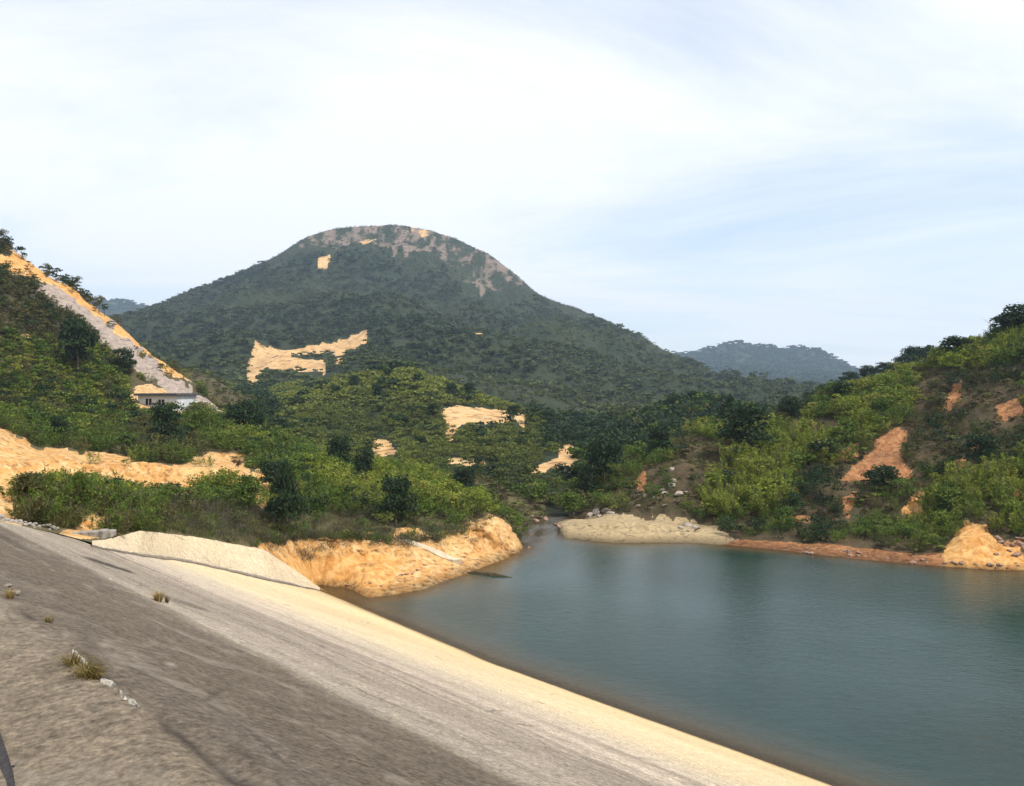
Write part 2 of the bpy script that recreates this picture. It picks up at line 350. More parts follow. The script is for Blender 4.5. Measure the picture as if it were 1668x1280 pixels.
def lower_cliff(G, rid, base):
    px, py = proj(base); k = np.interp(rid, [2.2, 3, 3.6, 4.6], [0, 1, 1, 0])[:, None]*np.clip((px-425)/60, 0, 1)*np.clip((880-px)/30, 0, 1)
    G[..., 2] -= .5*k
def patch(name, rings, mat, step=3.0, nsub=14, amp=0.4, fscale=.15, smooth=0, zone=None, label=None, lateral=0, pxr=None, soil_ring=None, octv=5, post=None):
    xs = np.arange(pxr[0], pxr[1]+.1, step)
    R = []
    for r in rings:
        a = np.array(sorted(r)); py = np.interp(xs, a[:, 0], a[:, 1]); d = np.interp(xs, a[:, 0], a[:, 2])
        k = np.hanning(9); k /= k.sum()
        py = np.convolve(np.pad(py, 4, 'edge'), k, 'valid'); d = np.convolve(np.pad(d, 4, 'edge'), k, 'valid')
        R.append(np.stack([(xs-CX)/F*d, d, H-(py-HY)/F*d], -1))
    rows = []; rid = []
    ns = nsub if isinstance(nsub, (list, tuple)) else [nsub]*(len(R)-1)
    for i in range(len(R)-1):
        for k in range(ns[i]):
            q = k/ns[i]; rows.append(R[i]*(1-q)+R[i+1]*q); rid.append(i+q)
    rows.append(R[-1]); rid.append(len(R)-1)
    G = np.stack(rows); rid = np.array(rid)
    for _ in range(smooth):
        G[1:-1] = (G[:-2]+2*G[1:-1]+G[2:])/4
    base = G.copy()
    n = fbm(base, fscale, octv, len(name))
    A = amp if np.isscalar(amp) else np.interp(rid, range(len(amp)), amp)[:, None]
    G[..., 2] += A*n
    if lateral:
        L_ = lateral if np.isscalar(lateral) else np.interp(rid, range(len(lateral)), lateral)[:, None]
        # gullied, eroded faces: noise stretched down the slope
        q = base*np.array([1, .6, .22]); g = -np.abs(fbm(q, .55, 4, 4))*1.4+.4
        if zone == 'bank': g = g+.5*fbm(base, 1.1, 4, 21); G[..., 2] += .22*L_*np.round(fbm(base, .5, 3, 23)*3)/3
        G[..., 1] += L_*g*-1; G[..., 0] += L_*.4*fbm(q, .5, 3, 8)
    if post is not None: post(G, rid, base)
    px, py = proj(base)
    me = grid_mesh(name, G)
    soil = np.zeros(px.shape); rock = np.zeros(px.shape); och = np.zeros(px.shape)
    jj = .5 if zone == 'mount' else 1
    jx = jj*5*fbm(np.stack([px/14, py/14, 0*px], -1), 1, 3, 2); jy = jj*4*fbm(np.stack([px/14, py/14, 0*px], -1), 1, 3, 6)
    if zone:
        for pl in SOIL.get(zone, []): soil[inpoly(px+jx, py+jy, pl)] = 1
        for pl in OCHP.get(zone, []): och[inpoly(px+jx, py+jy, pl)] = 1
        q_ = 3.2 if zone == 'mount' else 1
        for pl in ROCK.get(zone, []): rock[inpoly(px+jx*q_*2, py+jy*q_*2, pl)] = 1
        if zone == 'mount': rock *= np.clip(.42+.7*fbm(np.stack([px/9, py/9, 0*px], -1), 1, 4, 31), 0, 1)
    if soil_ring: soil[(rid >= soil_ring[0]) & (rid <= soil_ring[1])] = 1
    fattr(me, 'soil', soil); fattr(me, 'rock', rock); fattr(me, 'och', och)
    o = link(name, me, M[mat]); props(o, label, None, None, 'structure')
    key = label or name
    PATCH[zone+'|'+name if zone else name] = None
    pr = dict(G=G, px=px, py=py, soil=soil, rock=rock, rid=rid, o=o)
    return pr

bank = patch('river_bank', [
 [(-300, 770, 12), (-100, 822, 14.5), (0, 850, 17.5), (100, 870, 22), (150, 884, 21.6), (170, 884, 22.6), (230, 880, 28.1), (300, 888, 38), (330, 893, 40.9), (430, 912, 50.6), (475, 938, 54.4), (520, 974, 57.5), (560, 992, 58), (600, 1010, 54), (690, 985, 56.5), (760, 960, 61), (855, 918, 69), (872, 900, 73), (900, 885, 78), (960, 885, 78)],
 [(-300, 768, 13), (0, 844, 18.5), (100, 863, 23), (170, 877, 23.6), (230, 866, 28.6), (300, 873, 38.4), (330, 877, 41.3), (430, 897, 51.4), (475, 924, 55.6), (520, 956, 59.4), (560, 972, 58), (600, 979, 55.4), (690, 963, 57.9), (760, 935, 63), (855, 903, 70.3), (868, 886, 74.8), (885, 868, 80), (905, 882, 80), (960, 882, 80)],
 [(-300, 765, 14), (0, 840, 20), (100, 860, 25), (170, 872, 25), (230, 862, 30), (300, 868, 39.6), (330, 872, 42.6), (430, 890, 52.4), (480, 903, 58), (520, 910, 60.5), (600, 912, 61.6), (690, 905, 64), (760, 898, 67.3), (820, 893, 70.5), (855, 902, 71), (868, 878, 77), (885, 862, 82), (905, 874, 82), (960, 874, 82)],
 [(-300, 750, 18), (0, 825, 25), (100, 850, 30), (170, 860, 31), (230, 852, 36), (330, 860, 46), (430, 882, 54), (480, 870, 59), (560, 865, 62.5), (620, 868, 63.5), (655, 866, 65), (700, 868, 67), (760, 858, 69.5), (795, 842, 71.5), (810, 843, 72), (826, 862, 72.3), (842, 885, 72), (855, 899, 72), (868, 868, 80), (885, 855, 84), (905, 867, 84), (960, 867, 84)],
 [(-300, 735, 35), (0, 800, 42), (100, 815, 46), (230, 822, 52), (330, 820, 58), (430, 838, 62), (560, 848, 70), (700, 850, 75), (795, 846, 78), (835, 854, 80), (868, 860, 84), (885, 850, 86.5), (905, 860, 87), (960, 860, 87)],
 [(-300, 730, 52), (0, 795, 58), (100, 795, 62), (230, 800, 66), (330, 800, 68), (400, 800, 70), (470, 800, 76), (560, 815, 82), (700, 822, 86), (795, 830, 88), (868, 843, 88), (885, 842, 89), (905, 852, 90), (960, 852, 90)],
 [(-300, 690, 54), (0, 752, 60), (100, 752, 64), (230, 756, 68), (330, 763, 70), (400, 772, 72), (470, 785, 80), (560, 800, 90), (700, 808, 96), (795, 818, 97), (868, 830, 93), (885, 832, 92.5), (905, 846, 92.5), (960, 846, 92.5)],
 [(-300, 640, 62), (0, 708, 70), (60, 735, 72), (110, 738, 74), (230, 745, 80), (330, 752, 85), (400, 758, 88), (470, 765, 94), (560, 778, 103), (700, 792, 110), (795, 808, 103), (868, 818, 98), (885, 822, 96), (905, 840, 95), (960, 840, 95)],
 [(-300, 600, 80), (0, 695, 95), (110, 705, 100), (230, 698, 108), (330, 700, 112), (400, 712, 115), (470, 735, 118), (560, 758, 120), (700, 775, 122), (795, 790, 112), (868, 810, 102), (885, 815, 99), (905, 834, 98), (960, 834, 98)],
 [(-300, 590, 110), (0, 690, 125), (110, 695, 130), (230, 695, 135), (330, 690, 135), (400, 712, 140), (470, 735, 150), (560, 755, 145), (700, 768, 138), (795, 780, 122), (868, 802, 108), (960, 808, 104)],
], 'bank', 2.5, [5, 10, 22, 16, 12, 16, 10, 10, 8], [.02, .05, .25, .4, .5, .3, .35, .5, .7, .8], .3, 0, 'bank', 'ochre sandy bank with scrub on top above the end of the dam',
 [0, .1, .45, .95, .3, .2, .6, .2, .2, 0], (-300, 958), post=lower_cliff)
lhill = patch('hill', [
 [(-300, 640, 78), (0, 720, 90), (230, 715, 103), (400, 725, 115), (560, 770, 130)],
 [(-300, 540, 100), (0, 650, 118), (110, 660, 122), (215, 663, 126), (320, 676, 130), (400, 695, 135), (560, 760, 150)],
 [(-300, 400, 125), (0, 525, 140), (110, 585, 142), (215, 622, 146), (300, 660, 145), (370, 680, 145), (430, 705, 150), (560, 760, 165)],
 [(-300, 200, 160), (-100, 330, 165), (0, 392, 165), (60, 432, 165), (120, 470, 165), (175, 510, 165), (210, 543, 164), (260, 583, 162), (320, 630, 158), (365, 672, 155), (430, 705, 165), (560, 765, 180)],
 [(-300, 300, 230), (0, 470, 230), (175, 570, 220), (300, 670, 200), (400, 720, 200), (560, 770, 220)],
], 'lefthill', 3, [12, 26, 30, 8], [0, .8, 1.4, 1.3, 1], .11, 2, 'hill', 'steep scrubby hill with an eroded rock scar down its ridge', [0, .4, 1.2, .2, 0], (-300, 558))
lback = patch('hill', [
 [(100, 720, 175), (600, 790, 190)],
 [(100, 560, 220), (240, 600, 220), (340, 630, 215), (400, 660, 210), (450, 695, 200), (500, 730, 198), (600, 780, 198)],
 [(100, 500, 240), (240, 578, 235), (300, 603, 232), (340, 610, 230), (400, 643, 222), (450, 678, 216), (500, 718, 210), (600, 770, 208)],
 [(100, 640, 320), (600, 790, 280)]], 'lefthill', 5, [12, 14, 10], .9, .08, 1, 'hill2', 'low olive scrub spur behind the rock scar', 0, (100, 600))
mount = patch('mountain', [
 [(-300, 790, 115), (400, 790, 112), (560, 800, 108), (700, 812, 100), (795, 825, 96), (868, 846, 88.5), (930, 838, 91), (1000, 830, 94), (1200, 790, 110), (1500, 760, 130)],
 [(-300, 735, 150), (400, 745, 150), (520, 762, 145), (600, 775, 135), (700, 788, 124), (800, 802, 114), (868, 815, 102), (930, 812, 104), (1000, 792, 113), (1100, 765, 130), (1500, 710, 170)],
 [(-300, 690, 190), (400, 700, 190), (520, 702, 185), (600, 714, 180), (700, 717, 172), (800, 727, 165), (860, 745, 150), (930, 768, 132), (1000, 755, 145), (1100, 722, 170), (1500, 700, 190)],
 [(-300, 655, 290), (400, 655, 280), (460, 650, 275), (520, 635, 270), (600, 610, 265), (660, 603, 260), (720, 628, 255), (800, 660, 245), (860, 690, 228), (930, 725, 190), (1000, 720, 195), (1100, 700, 240), (1500, 680, 300)],
 [(-300, 650, 330), (400, 655, 330), (520, 642, 315), (600, 622, 310), (660, 617, 305), (720, 640, 300), (800, 668, 290), (900, 702, 240), (1000, 707, 230), (1100, 692, 265), (1500, 680, 320)],
 [(-300, 600, 500), (200, 600, 500), (400, 600, 480), (520, 600, 460), (600, 592, 450), (700, 605, 440), (800, 635, 420), (900, 668, 350), (1000, 678, 320), (1100, 670, 340), (1200, 660, 380), (1500, 655, 450)],
 [(-300, 560, 800), (200, 550, 820), (300, 533, 850), (400, 508, 880), (500, 483, 900), (600, 473, 900), (700, 483, 900), (800, 515, 880), (900, 563, 800), (1000, 603, 700), (1100, 628, 640), (1200, 645, 600), (1500, 655, 600)],
 [(-300, 570, 1000), (150, 522, 1000), (200, 514, 1000), (250, 501, 1000), (270, 495, 1010), (330, 470, 1050), (400, 440, 1080), (450, 416, 1100), (480, 395, 1130), (500, 382, 1150), (540, 369, 1200), (580, 364, 1200), (600, 364, 1200), (650, 361, 1200), (690, 369, 1200), (740, 384, 1190), (800, 414, 1180), (850, 453, 1150), (880, 484, 1120), (950, 505, 1100), (1000, 530, 1080), (1060, 570, 1050), (1110, 587, 1000), (1150, 614, 1000), (1200, 645, 1000), (1260, 675, 1000), (1500, 760, 1000)],
 [(-300, 600, 1500), (500, 480, 1600), (650, 430, 1600), (900, 560, 1500), (1500, 780, 1300)],
], 'mount', 4, [10, 20, 30, 6, 20, 50, 50, 6], [.3, 1.2, 2.5, 2.5, 2, 12, 36, 3, 4], .012, 2, 'mount', 'broad wooded mountain with a bare rounded rocky summit', 0, (-300, 1500), octv=6)
rmid = patch('hill', [
 [(900, 835, 98), (1000, 815, 106), (1400, 780, 130)],
 [(900, 795, 122), (1000, 750, 145), (1200, 712, 165), (1400, 705, 180)],
 [(900, 760, 150), (960, 728, 178), (1000, 704, 195), (1060, 676, 205), (1100, 661, 215), (1150, 655, 220), (1200, 667, 222), (1300, 700, 222), (1400, 720, 222)],
 [(900, 745, 175), (1400, 695, 290)]], 'mount', 5, [14, 18, 8], 1.5, .05, 1, 'rmid', 'dark wooded spur between the lake inlet and the mountain', 0, (900, 1400))
far = patch('mountain', [
 [(1000, 636, 1500), (1700, 638, 1500)],
 [(1000, 620, 2200), (1200, 600, 2200), (1330, 606, 2200), (1700, 630, 2200)],
 [(1000, 600, 2500), (1090, 580, 2500), (1130, 575, 2500), (1160, 566, 2500), (1180, 556, 2500), (1205, 552, 2500), (1240, 564, 2500), (1280, 571, 2500), (1330, 571, 2500), (1370, 592, 2500), (1400, 611, 2500), (1440, 640, 2500), (1700, 700, 2500)],
 [(1000, 640, 3200), (1700, 720, 3200)]], 'far', 5, [10, 26, 6], 14, .005, 1, 'far', 'hazy blue wooded mountain far off beyond the valley', 0, (1000, 1700))
far2 = patch('mountain', [
 [(0, 560, 1900), (400, 560, 1900)],
 [(0, 492, 2600), (175, 491, 2600), (200, 492, 2600), (225, 498, 2600), (260, 503, 2600), (400, 520, 2600)],
 [(0, 560, 3200), (400, 560, 3200)]], 'far', 6, [20, 6], 8, .006, 1, 'far2', 'sliver of distant blue ridge in the gap above the rock scar', 0, (0, 400))
def pale_rock(G, rid, base):
    px, py = proj(base)
    # smooth rounded rock apron at the mouth of the inlet
    k = np.exp(-((px-985)/75)**4)*np.clip(1-np.abs(rid-1.7)/1.0, 0, 1)[:, None]; G[..., 2] += k*.12
shore = patch('shore', [
 [(890, 880, 90), (910, 895, 78), (915, 895, 76), (1000, 900, 74), (1120, 900, 74), (1300, 915, 70), (1500, 940, 66), (1668, 948, 64), (2000, 990, 60)],
 [(890, 861, 88.5), (915, 877, 77.6), (1000, 885, 75.2), (1120, 884, 75.4), (1200, 891, 73.5), (1300, 900, 71), (1400, 912, 68.1), (1500, 921, 66), (1600, 928, 64.5), (1668, 930, 64), (2000, 958, 58.3)],
 [(890, 852, 92), (915, 860, 80.5), (960, 853, 79.5), (1050, 855, 78.5), (1120, 868, 77.5), (1200, 876, 76), (1300, 882, 74), (1380, 886, 72), (1500, 900, 69), (1535, 895, 68), (1560, 878, 68), (1600, 876, 67.5), (1640, 880, 67), (1668, 878, 67), (2000, 915, 61)],
 [(890, 845, 98), (915, 849, 87), (1000, 842, 86), (1060, 842, 84.5), (1120, 852, 83), (1200, 856, 81), (1300, 856, 80), (1400, 858, 78), (1500, 860, 76), (1560, 852, 72), (1600, 846, 70.5), (1640, 845, 71), (1668, 838, 72), (2000, 840, 66)],
 [(890, 835, 110), (915, 820, 100), (1000, 798, 98), (1060, 780, 96), (1120, 772, 94), (1200, 772, 94), (1300, 772, 93), (1400, 762, 92), (1500, 752, 90), (1668, 727, 86), (2000, 650, 80)],
 [(890, 825, 125), (930, 805, 115), (1000, 772, 112), (1060, 748, 110), (1120, 728, 108), (1200, 712, 108), (1300, 705, 107), (1400, 685, 107), (1500, 665, 106), (1668, 615, 102), (2000, 450, 95)],
 [(890, 818, 150), (930, 798, 135), (980, 772, 130), (1040, 746, 128), (1100, 722, 126), (1150, 706, 124), (1200, 697, 122), (1250, 684, 122), (1300, 670, 122), (1350, 655, 122), (1400, 640, 123), (1450, 625, 124), (1500, 606, 125), (1550, 586, 125), (1600, 566, 124), (1668, 543, 120), (2000, 330, 110)],
 [(890, 830, 180), (1000, 800, 170), (1200, 740, 160), (1400, 690, 165), (1668, 620, 165), (2000, 500, 150)],
], 'shore', 2.5, [5, 12, 12, 24, 24, 24, 6], [.02, .06, .3, .5, 1.0, 1.0, .6, 1], .16, 0, 'shore', 'steep scrub covered hillside with red earth scars above the water', [0, .15, 1.0, 1.1, .9, .8, .3, 0], (890, 2000), soil_ring=(0, 1.8), post=pale_rock)
rback = patch('hill', [
 [(1200, 740, 175), (2000, 650, 175)],
 [(1200, 705, 230), (1250, 690, 230), (1300, 668, 230), (1350, 645, 230), (1400, 622, 230), (1440, 607, 230), (1480, 592, 230), (1530, 578, 230), (1560, 578, 230), (1620, 556, 230), (1700, 530, 230), (2000, 400, 230)],
 [(1200, 740, 330), (2000, 600, 330)]], 'mount', 5, [16, 8], 1.5, .06, 1, 'rback', 'dark tree lined ridge behind the red earth hillside', 0, (1200, 2000))

# base land under and around everything, and the water
def base_land():
    xs = np.concatenate([np.linspace(-9000, -420, 24), np.linspace(-400, 400, 60), np.linspace(420, 9000, 24)])
    ys = np.concatenate([np.linspace(-9000, -220, 24), np.linspace(-200, 400, 60), np.linspace(420, 12000, 30)])
    X, Y = np.meshgrid(xs, ys); Z = np.full(X.shape, -4.5); Z += 1.0*fbm(np.stack([X, Y, 0*X], -1), .01, 4)
    r = np.hypot(X, Y-200); Z += np.clip((r-450)/1500, 0, 1)**1.5*60*(.6+.5*fbm(np.stack([X, Y, 0*X], -1), .0008, 4, 3))
    far_ = (Y > 120) & (Y < 2200) ; Z[far_ & (np.abs(X) < 1400)] = -4.5
    me = grid_mesh('ground', np.stack([X, Y, Z], -1)); fattr(me, 'soil', np.zeros(X.shape)); fattr(me, 'rock', np.zeros(X.shape))
    props(link('ground', me, M['mount']), 'low land and lake bed around the reservoir', None, None, 'structure')
base_land()
def water_mat():
    m = NT('water'); dp = m.attr('deep')
    n0 = m.noise(.05, 4, .6)
    body = m.mix(m.ramp(n0, [(.35, 0), (.65, 1)]), (.006, .023, .019), (.010, .033, .028))
    silt = m.mix(.5, (.12, .075, .035), (.08, .065, .035))
    body = m.mix(m.ramp(dp, [(0, 0), (.5, .75), (1, 1)]), silt, body)
    m.col(body); m.b.inputs['Roughness'].default_value = .09; m.b.inputs['IOR'].default_value = 1.33; m.b.inputs['Specular IOR Level'].default_value = .5
    a = m.noise(1.1, 5, .68, m.map(scale=(1, 1.6, 1), rot=(0, 0, .5)), .3); b = m.noise(4.5, 4, .65, m.map(scale=(1, 1.4, 1), rot=(0, 0, -.3)), .4)
    wind = m.ramp(m.noise(.035, 3, .5), [(.35, .3), (.65, 1)])
    m.bump(m.math('MULTIPLY', m.math('ADD', a, m.math('MULTIPLY', b, .45)), wind), .45, .13)
    tr = m.n('ShaderNodeBsdfTransparent'); tr.inputs[0].default_value = (.82, .75, .55, 1)
    ms = m.n('ShaderNodeMixShader'); m.l(m.ramp(dp, [(0, .35), (.25, .8), (.6, 1)]), ms.inputs[0]); m.l(tr.outputs[0], ms.inputs[1]); m.l(m.b.outputs[0], ms.inputs[2]); m.l(ms.outputs[0], m.out.inputs[0])
    return m.m
def build_water():
    xs = np.arange(-60, 260, .8); ys = np.arange(-40, 130, .8)
    X, Y = np.meshgrid(xs, ys)
    # depth of the bed below the surface: dam slope, and distance from the shore samples
    s = (X+Y)/SQ; t = (Y-X)/SQ; s_eff = s/(1+.1*np.maximum(0, t-31)/30*.8)
    d_dam = .4775*(s_eff-29.56)
    pts = []
    for p in (bank, shore):
        g = p['G']; k = (g[..., 2] > -.25) & (g[..., 2] < .25); v = g[k][:, :2]; pts.append(v[::5])
    pts = np.concatenate(pts); pts = pts[pts[:, 0] > -25]
    q = np.stack([X.ravel(), Y.ravel()], -1); dist = np.full(len(q), 1e9)
    for i in range(0, len(pts), 200):
        dd = ((q[:, None, :]-pts[None, i:i+200, :])**2).sum(-1).min(1); dist = np.minimum(dist, dd)
    dist = np.sqrt(dist).reshape(X.shape)
    deep = np.clip(np.minimum(d_dam/1.7, dist/2.8), 0, 1)
    G = np.stack([X, Y, 0*X], -1); me = grid_mesh('water', G); fattr(me, 'deep', deep)
    props(link('water', me, water_mat()), 'rippled teal green reservoir water', None, None, 'structure')
build_water()

# ------------------------------------------------------------------ foliage
def quads_from(c, n, up, w, l):
    """leaf quads: centre c, normal n, long direction 'up'"""
    up = up/np.linalg.norm(up, axis=1, keepdims=True)
    side = np.cross(n, up); side /= (np.linalg.norm(side, axis=1, keepdims=True)+1e-9)
    w = w[:, None]; l = l[:, None]
    return np.stack([c-up*l*.5, c+side*w*.5, c+up*l*.5, c-side*w*.5], 1)
def unit(n, r):
    v = r.normal(size=(n, 3)); return v/np.linalg.norm(v, axis=1, keepdims=True)
def proto_plume(seed, shoots, leaves, lw=.035, ll=.12, spread=.45):
    """unit-high bushy sapling clump: upright shoots with leaves set along them"""
    r = np.random.default_rng(seed); C = []; U = []; T = []
    for k in range(shoots):
        a = r.uniform(0, 6.28); rad = spread*math.sqrt(r.uniform(0, 1)); h = r.uniform(.55, 1.0)*(1-.35*rad/spread)
        b = np.array([math.cos(a)*rad*.35, math.sin(a)*rad*.35, 0]); tip = np.array([math.cos(a)*rad, math.sin(a)*rad, h])
        q = r.uniform(.08, 1, leaves)**.8
        wid = .15*(1-q*.75)+.015
        c = b+(tip-b)*q[:, None] + unit(leaves, r)*wid[:, None]*r.uniform(.4, 1, (leaves, 1))
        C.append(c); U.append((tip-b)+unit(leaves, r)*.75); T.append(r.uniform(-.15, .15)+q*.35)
    C = np.concatenate(C); U = np.concatenate(U); T = np.concatenate(T); n = len(C)
    C[:, 2] = np.maximum(C[:, 2], .01)
    s = r.uniform(.6, 1.3, n)
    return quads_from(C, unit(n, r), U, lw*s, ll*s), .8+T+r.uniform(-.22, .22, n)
def proto_dome(seed, lobes, leaves, lw=.07, ll=.09, flat=1.0, base=.0, wide=.5):
    r = np.random.default_rng(seed); C = []; Nn = []
    for k in range(lobes):
        a = r.uniform(0, 6.28); rr = wide*math.sqrt(r.uniform(0, 1))*.75; z = base+(1-base)*r.uniform(.25, .85)
        k_ = 1-abs((z-base)/(1-base)-.45)
        c0 = np.array([math.cos(a)*rr*k_, math.sin(a)*rr*k_, z*flat]); R_ = r.uniform(.13, .26)*wide/.5
        d = unit(leaves, r); d[:, 2] = np.abs(d[:, 2])*.8+d[:, 2]*.2
        rad = R_*r.uniform(.65, 1.08, leaves)
        c = c0+d*rad[:, None]*np.array([1, 1, .8]); C.append(c); Nn.append(d+unit(leaves, r)*.7)
    C = np.concatenate(C); Nn = np.concatenate(Nn); n = len(C); C[:, 2] = np.maximum(C[:, 2], .01)
    Nn /= np.linalg.norm(Nn, axis=1, keepdims=True); s = r.uniform(.6, 1.3, n)
    return quads_from(C, Nn, unit(n, r), lw*s, ll*s), r.uniform(.7, 1.3, n)
def proto_twig(seed, n, spread=.5):
    """dry brush: thin upright grey stems and a few small leaves"""
    r = np.random.default_rng(seed); a = r.uniform(0, 6.28, n); rad = spread*np.sqrt(r.uniform(0, 1, n)); z = r.uniform(.05, .8, n)*(1-.4*rad/spread)
    C = np.stack([np.cos(a)*rad, np.sin(a)*rad, z], -1); U = np.stack([np.cos(a)*.4, np.sin(a)*.4, np.full(n, 1.)], -1)+unit(n, r)*.5
    s = r.uniform(.5, 1.3, n)
    return quads_from(C, unit(n, r), U, .018*s, .28*s), r.uniform(.7, 1.35, n)
def leaf_mesh(name, Qv, colr):
    n = len(Qv); V = Qv.reshape(-1, 3)
    me = mesh_quads(name, V, np.arange(n*4).reshape(-1, 4), False)
    cattr(me, 'Col', np.repeat(colr, 4, 0)); me.materials.append(M['leaf']); return me
def tube(points, radii, seg=6):
    V = []; Fc = []
    for i, (p, r_) in enumerate(zip(points, radii)):
        p = np.array(p, float)
        dv = np.array(points[min(i+1, len(points)-1)], float)-np.array(points[max(i-1, 0)], float); dv /= np.linalg.norm(dv)+1e-9
        a = np.cross(dv, [0, .01, 1] if abs(dv[2]) < .9 else [1, 0, 0]); a /= np.linalg.norm(a); b = np.cross(dv, a)
        for k in range(seg):
            an = 2*math.pi*k/seg; V.append(p+r_*(math.cos(an)*a+math.sin(an)*b))
    for i in range(len(points)-1):
        for k in range(seg):
            Fc.append((i*seg+k, i*seg+(k+1) % seg, (i+1)*seg+(k+1) % seg, (i+1)*seg+k))
    Fc.append(tuple(range(seg))[::-1]); Fc.append(tuple((len(points)-1)*seg+k for k in range(seg)))
    return V, Fc
def join_vf(parts):
    V = []; Fc = []
    for v, f in parts:
        o = len(V); V += list(v); Fc += [tuple(i+o for i in q) for q in f]
    return V, Fc
PAL = dict(
 bright=[(.190, .225, .028), (.130, .175, .025), (.205, .215, .040)],
 green=[(.095, .145, .024), (.065, .110, .020), (.125, .155, .030)],
 olive=[(.085, .090, .028), (.110, .100, .038), (.070, .080, .030)],
 dark=[(.026, .052, .020), (.036, .064, .022), (.024, .042, .022)],
 forest=[(.030, .055, .026), (.042, .068, .026), (.026, .048, .028)],
 dry=[(.110, .095, .068), (.090, .080, .060), (.075, .075, .045)],
 brown=[(.100, .070, .042), (.080, .062, .040), (.120, .085, .055)],
 grass=[(.13, .12, .045), (.11, .11, .04), (.15, .13, .06)])
def pick(pal, r): return np.array(PAL[pal][int(r.integers(0, 3))])

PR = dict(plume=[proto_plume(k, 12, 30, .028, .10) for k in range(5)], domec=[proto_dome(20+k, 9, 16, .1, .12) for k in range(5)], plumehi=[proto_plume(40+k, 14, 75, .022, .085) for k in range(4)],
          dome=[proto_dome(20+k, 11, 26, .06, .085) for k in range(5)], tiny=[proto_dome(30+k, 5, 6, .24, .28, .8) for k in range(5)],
          twig=[proto_twig(50+k, 110) for k in range(3)], canopy=[proto_dome(60+k, 7, 9, .17, .2, .9, 0, .6) for k in range(5)])
def build_stuff(name, items, label):
    """items: (proto, x, y, z, height, width, colour) -> one mesh"""
    allQ = []; allC = []; r = np.random.default_rng(len(items))
    by = {}
    for it in items: by.setdefault((it[0], int(r.integers(0, len(PR[it[0]])))), []).append(it)
    for (pn, k), its in by.items():
        Q, T = PR[pn][k]; n = len(its)
        pos = np.array([i[1:4] for i in its]); h = np.array([i[4] for i in its]); wd = np.array([i[5] for i in its]); c = np.array([i[6] for i in its])
        a = r.uniform(0, 6.28, n); ca, sa = np.cos(a), np.sin(a)
        q = Q[None]+np.zeros((n, 1, 1, 1)); x = q[..., 0]; y = q[..., 1]
        X = (x*ca[:, None, None]-y*sa[:, None, None])*wd[:, None, None]+pos[:, 0, None, None]
        Y = (x*sa[:, None, None]+y*ca[:, None, None])*wd[:, None, None]+pos[:, 1, None, None]
        Z = q[..., 2]*h[:, None, None]+pos[:, 2, None, None]
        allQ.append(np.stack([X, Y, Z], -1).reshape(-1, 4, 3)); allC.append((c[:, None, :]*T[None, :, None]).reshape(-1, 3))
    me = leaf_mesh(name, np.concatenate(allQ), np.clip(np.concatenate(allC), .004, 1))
    return props(link(name, me), label, None, None, 'stuff')

def sample(*a, **k):
    q = _sample(*a, **k); m_ = q[0][:, 2] > .12
    return tuple(v[m_] for v in q[:5])+(q[5],)
def _sample(p, n, rows=None, cond=None, seed=0, power=1.0):
    """random points on a patch, by area; returns pos, px, py, soil/rock"""
    r = np.random.default_rng(seed+5); G = p['G']
    a = G[1:, :-1]-G[:-1, :-1]; b = G[:-1, 1:]-G[:-1, :-1]; ar = np.linalg.norm(np.cross(a, b), axis=-1)
    rid = p['rid'][:-1]
    if rows: ar = ar*((rid >= rows[0]) & (rid <= rows[1]))[:, None]
    d = G[:-1, :-1, 1]; ar = ar/np.maximum(d, 10)**(2*(1-power)) if power != 1 else ar
    pr = (ar/ar.sum()).ravel(); idx = r.choice(len(pr), n, p=pr); i, j = np.unravel_index(idx, ar.shape)
    u = r.uniform(0, 1, (n, 1)); v = r.uniform(0, 1, (n, 1))
    pos = G[i, j]*(1-u)*(1-v)+G[i+1, j]*u*(1-v)+G[i, j+1]*(1-u)*v+G[i+1, j+1]*u*v
    return pos, p['px'][i, j], p['py'][i, j], p['soil'][i, j], p['rock'][i, j], r
def at(p, px, py, rows=None):
    """ground point of a patch seen nearest to a photo position"""
    q = (p['px']-px)**2+(p['py']-py)**2
    if rows: q = q+1e9*((p['rid'] < rows[0]) | (p['rid'] > rows[1]))[:, None]
    i, j = np.unravel_index(np.argmin(q), q.shape); return p['G'][i, j].copy()

def over(zone, x, y, hh, d, r, keep=.12):
    """does a clump of this height hide bare earth that shows in the photograph"""
    hp = hh*F/d
    for f_ in (.35, .8):
        if hit('soil'+zone, x, y-hp*f_): return r.random() > max(keep, .2)
    return False
_ras = {}
def hit(key, x, y):
    if key not in _ras:
        gx, gy = np.meshgrid(np.arange(-300, 2000, 2.)+1, np.arange(300, 1000, 2.)+1); m_ = np.zeros(gx.shape, bool)
        for pl in (SOIL if key[:4] == 'soil' else ROCK).get(key[4:], []): m_ |= inpoly(gx, gy, pl)
        _ras[key] = m_
    i, j = int((y-300)//2), int((x+300)//2); m_ = _ras[key]
    return 0 <= i < m_.shape[0] and 0 <= j < m_.shape[1] and bool(m_[i, j])
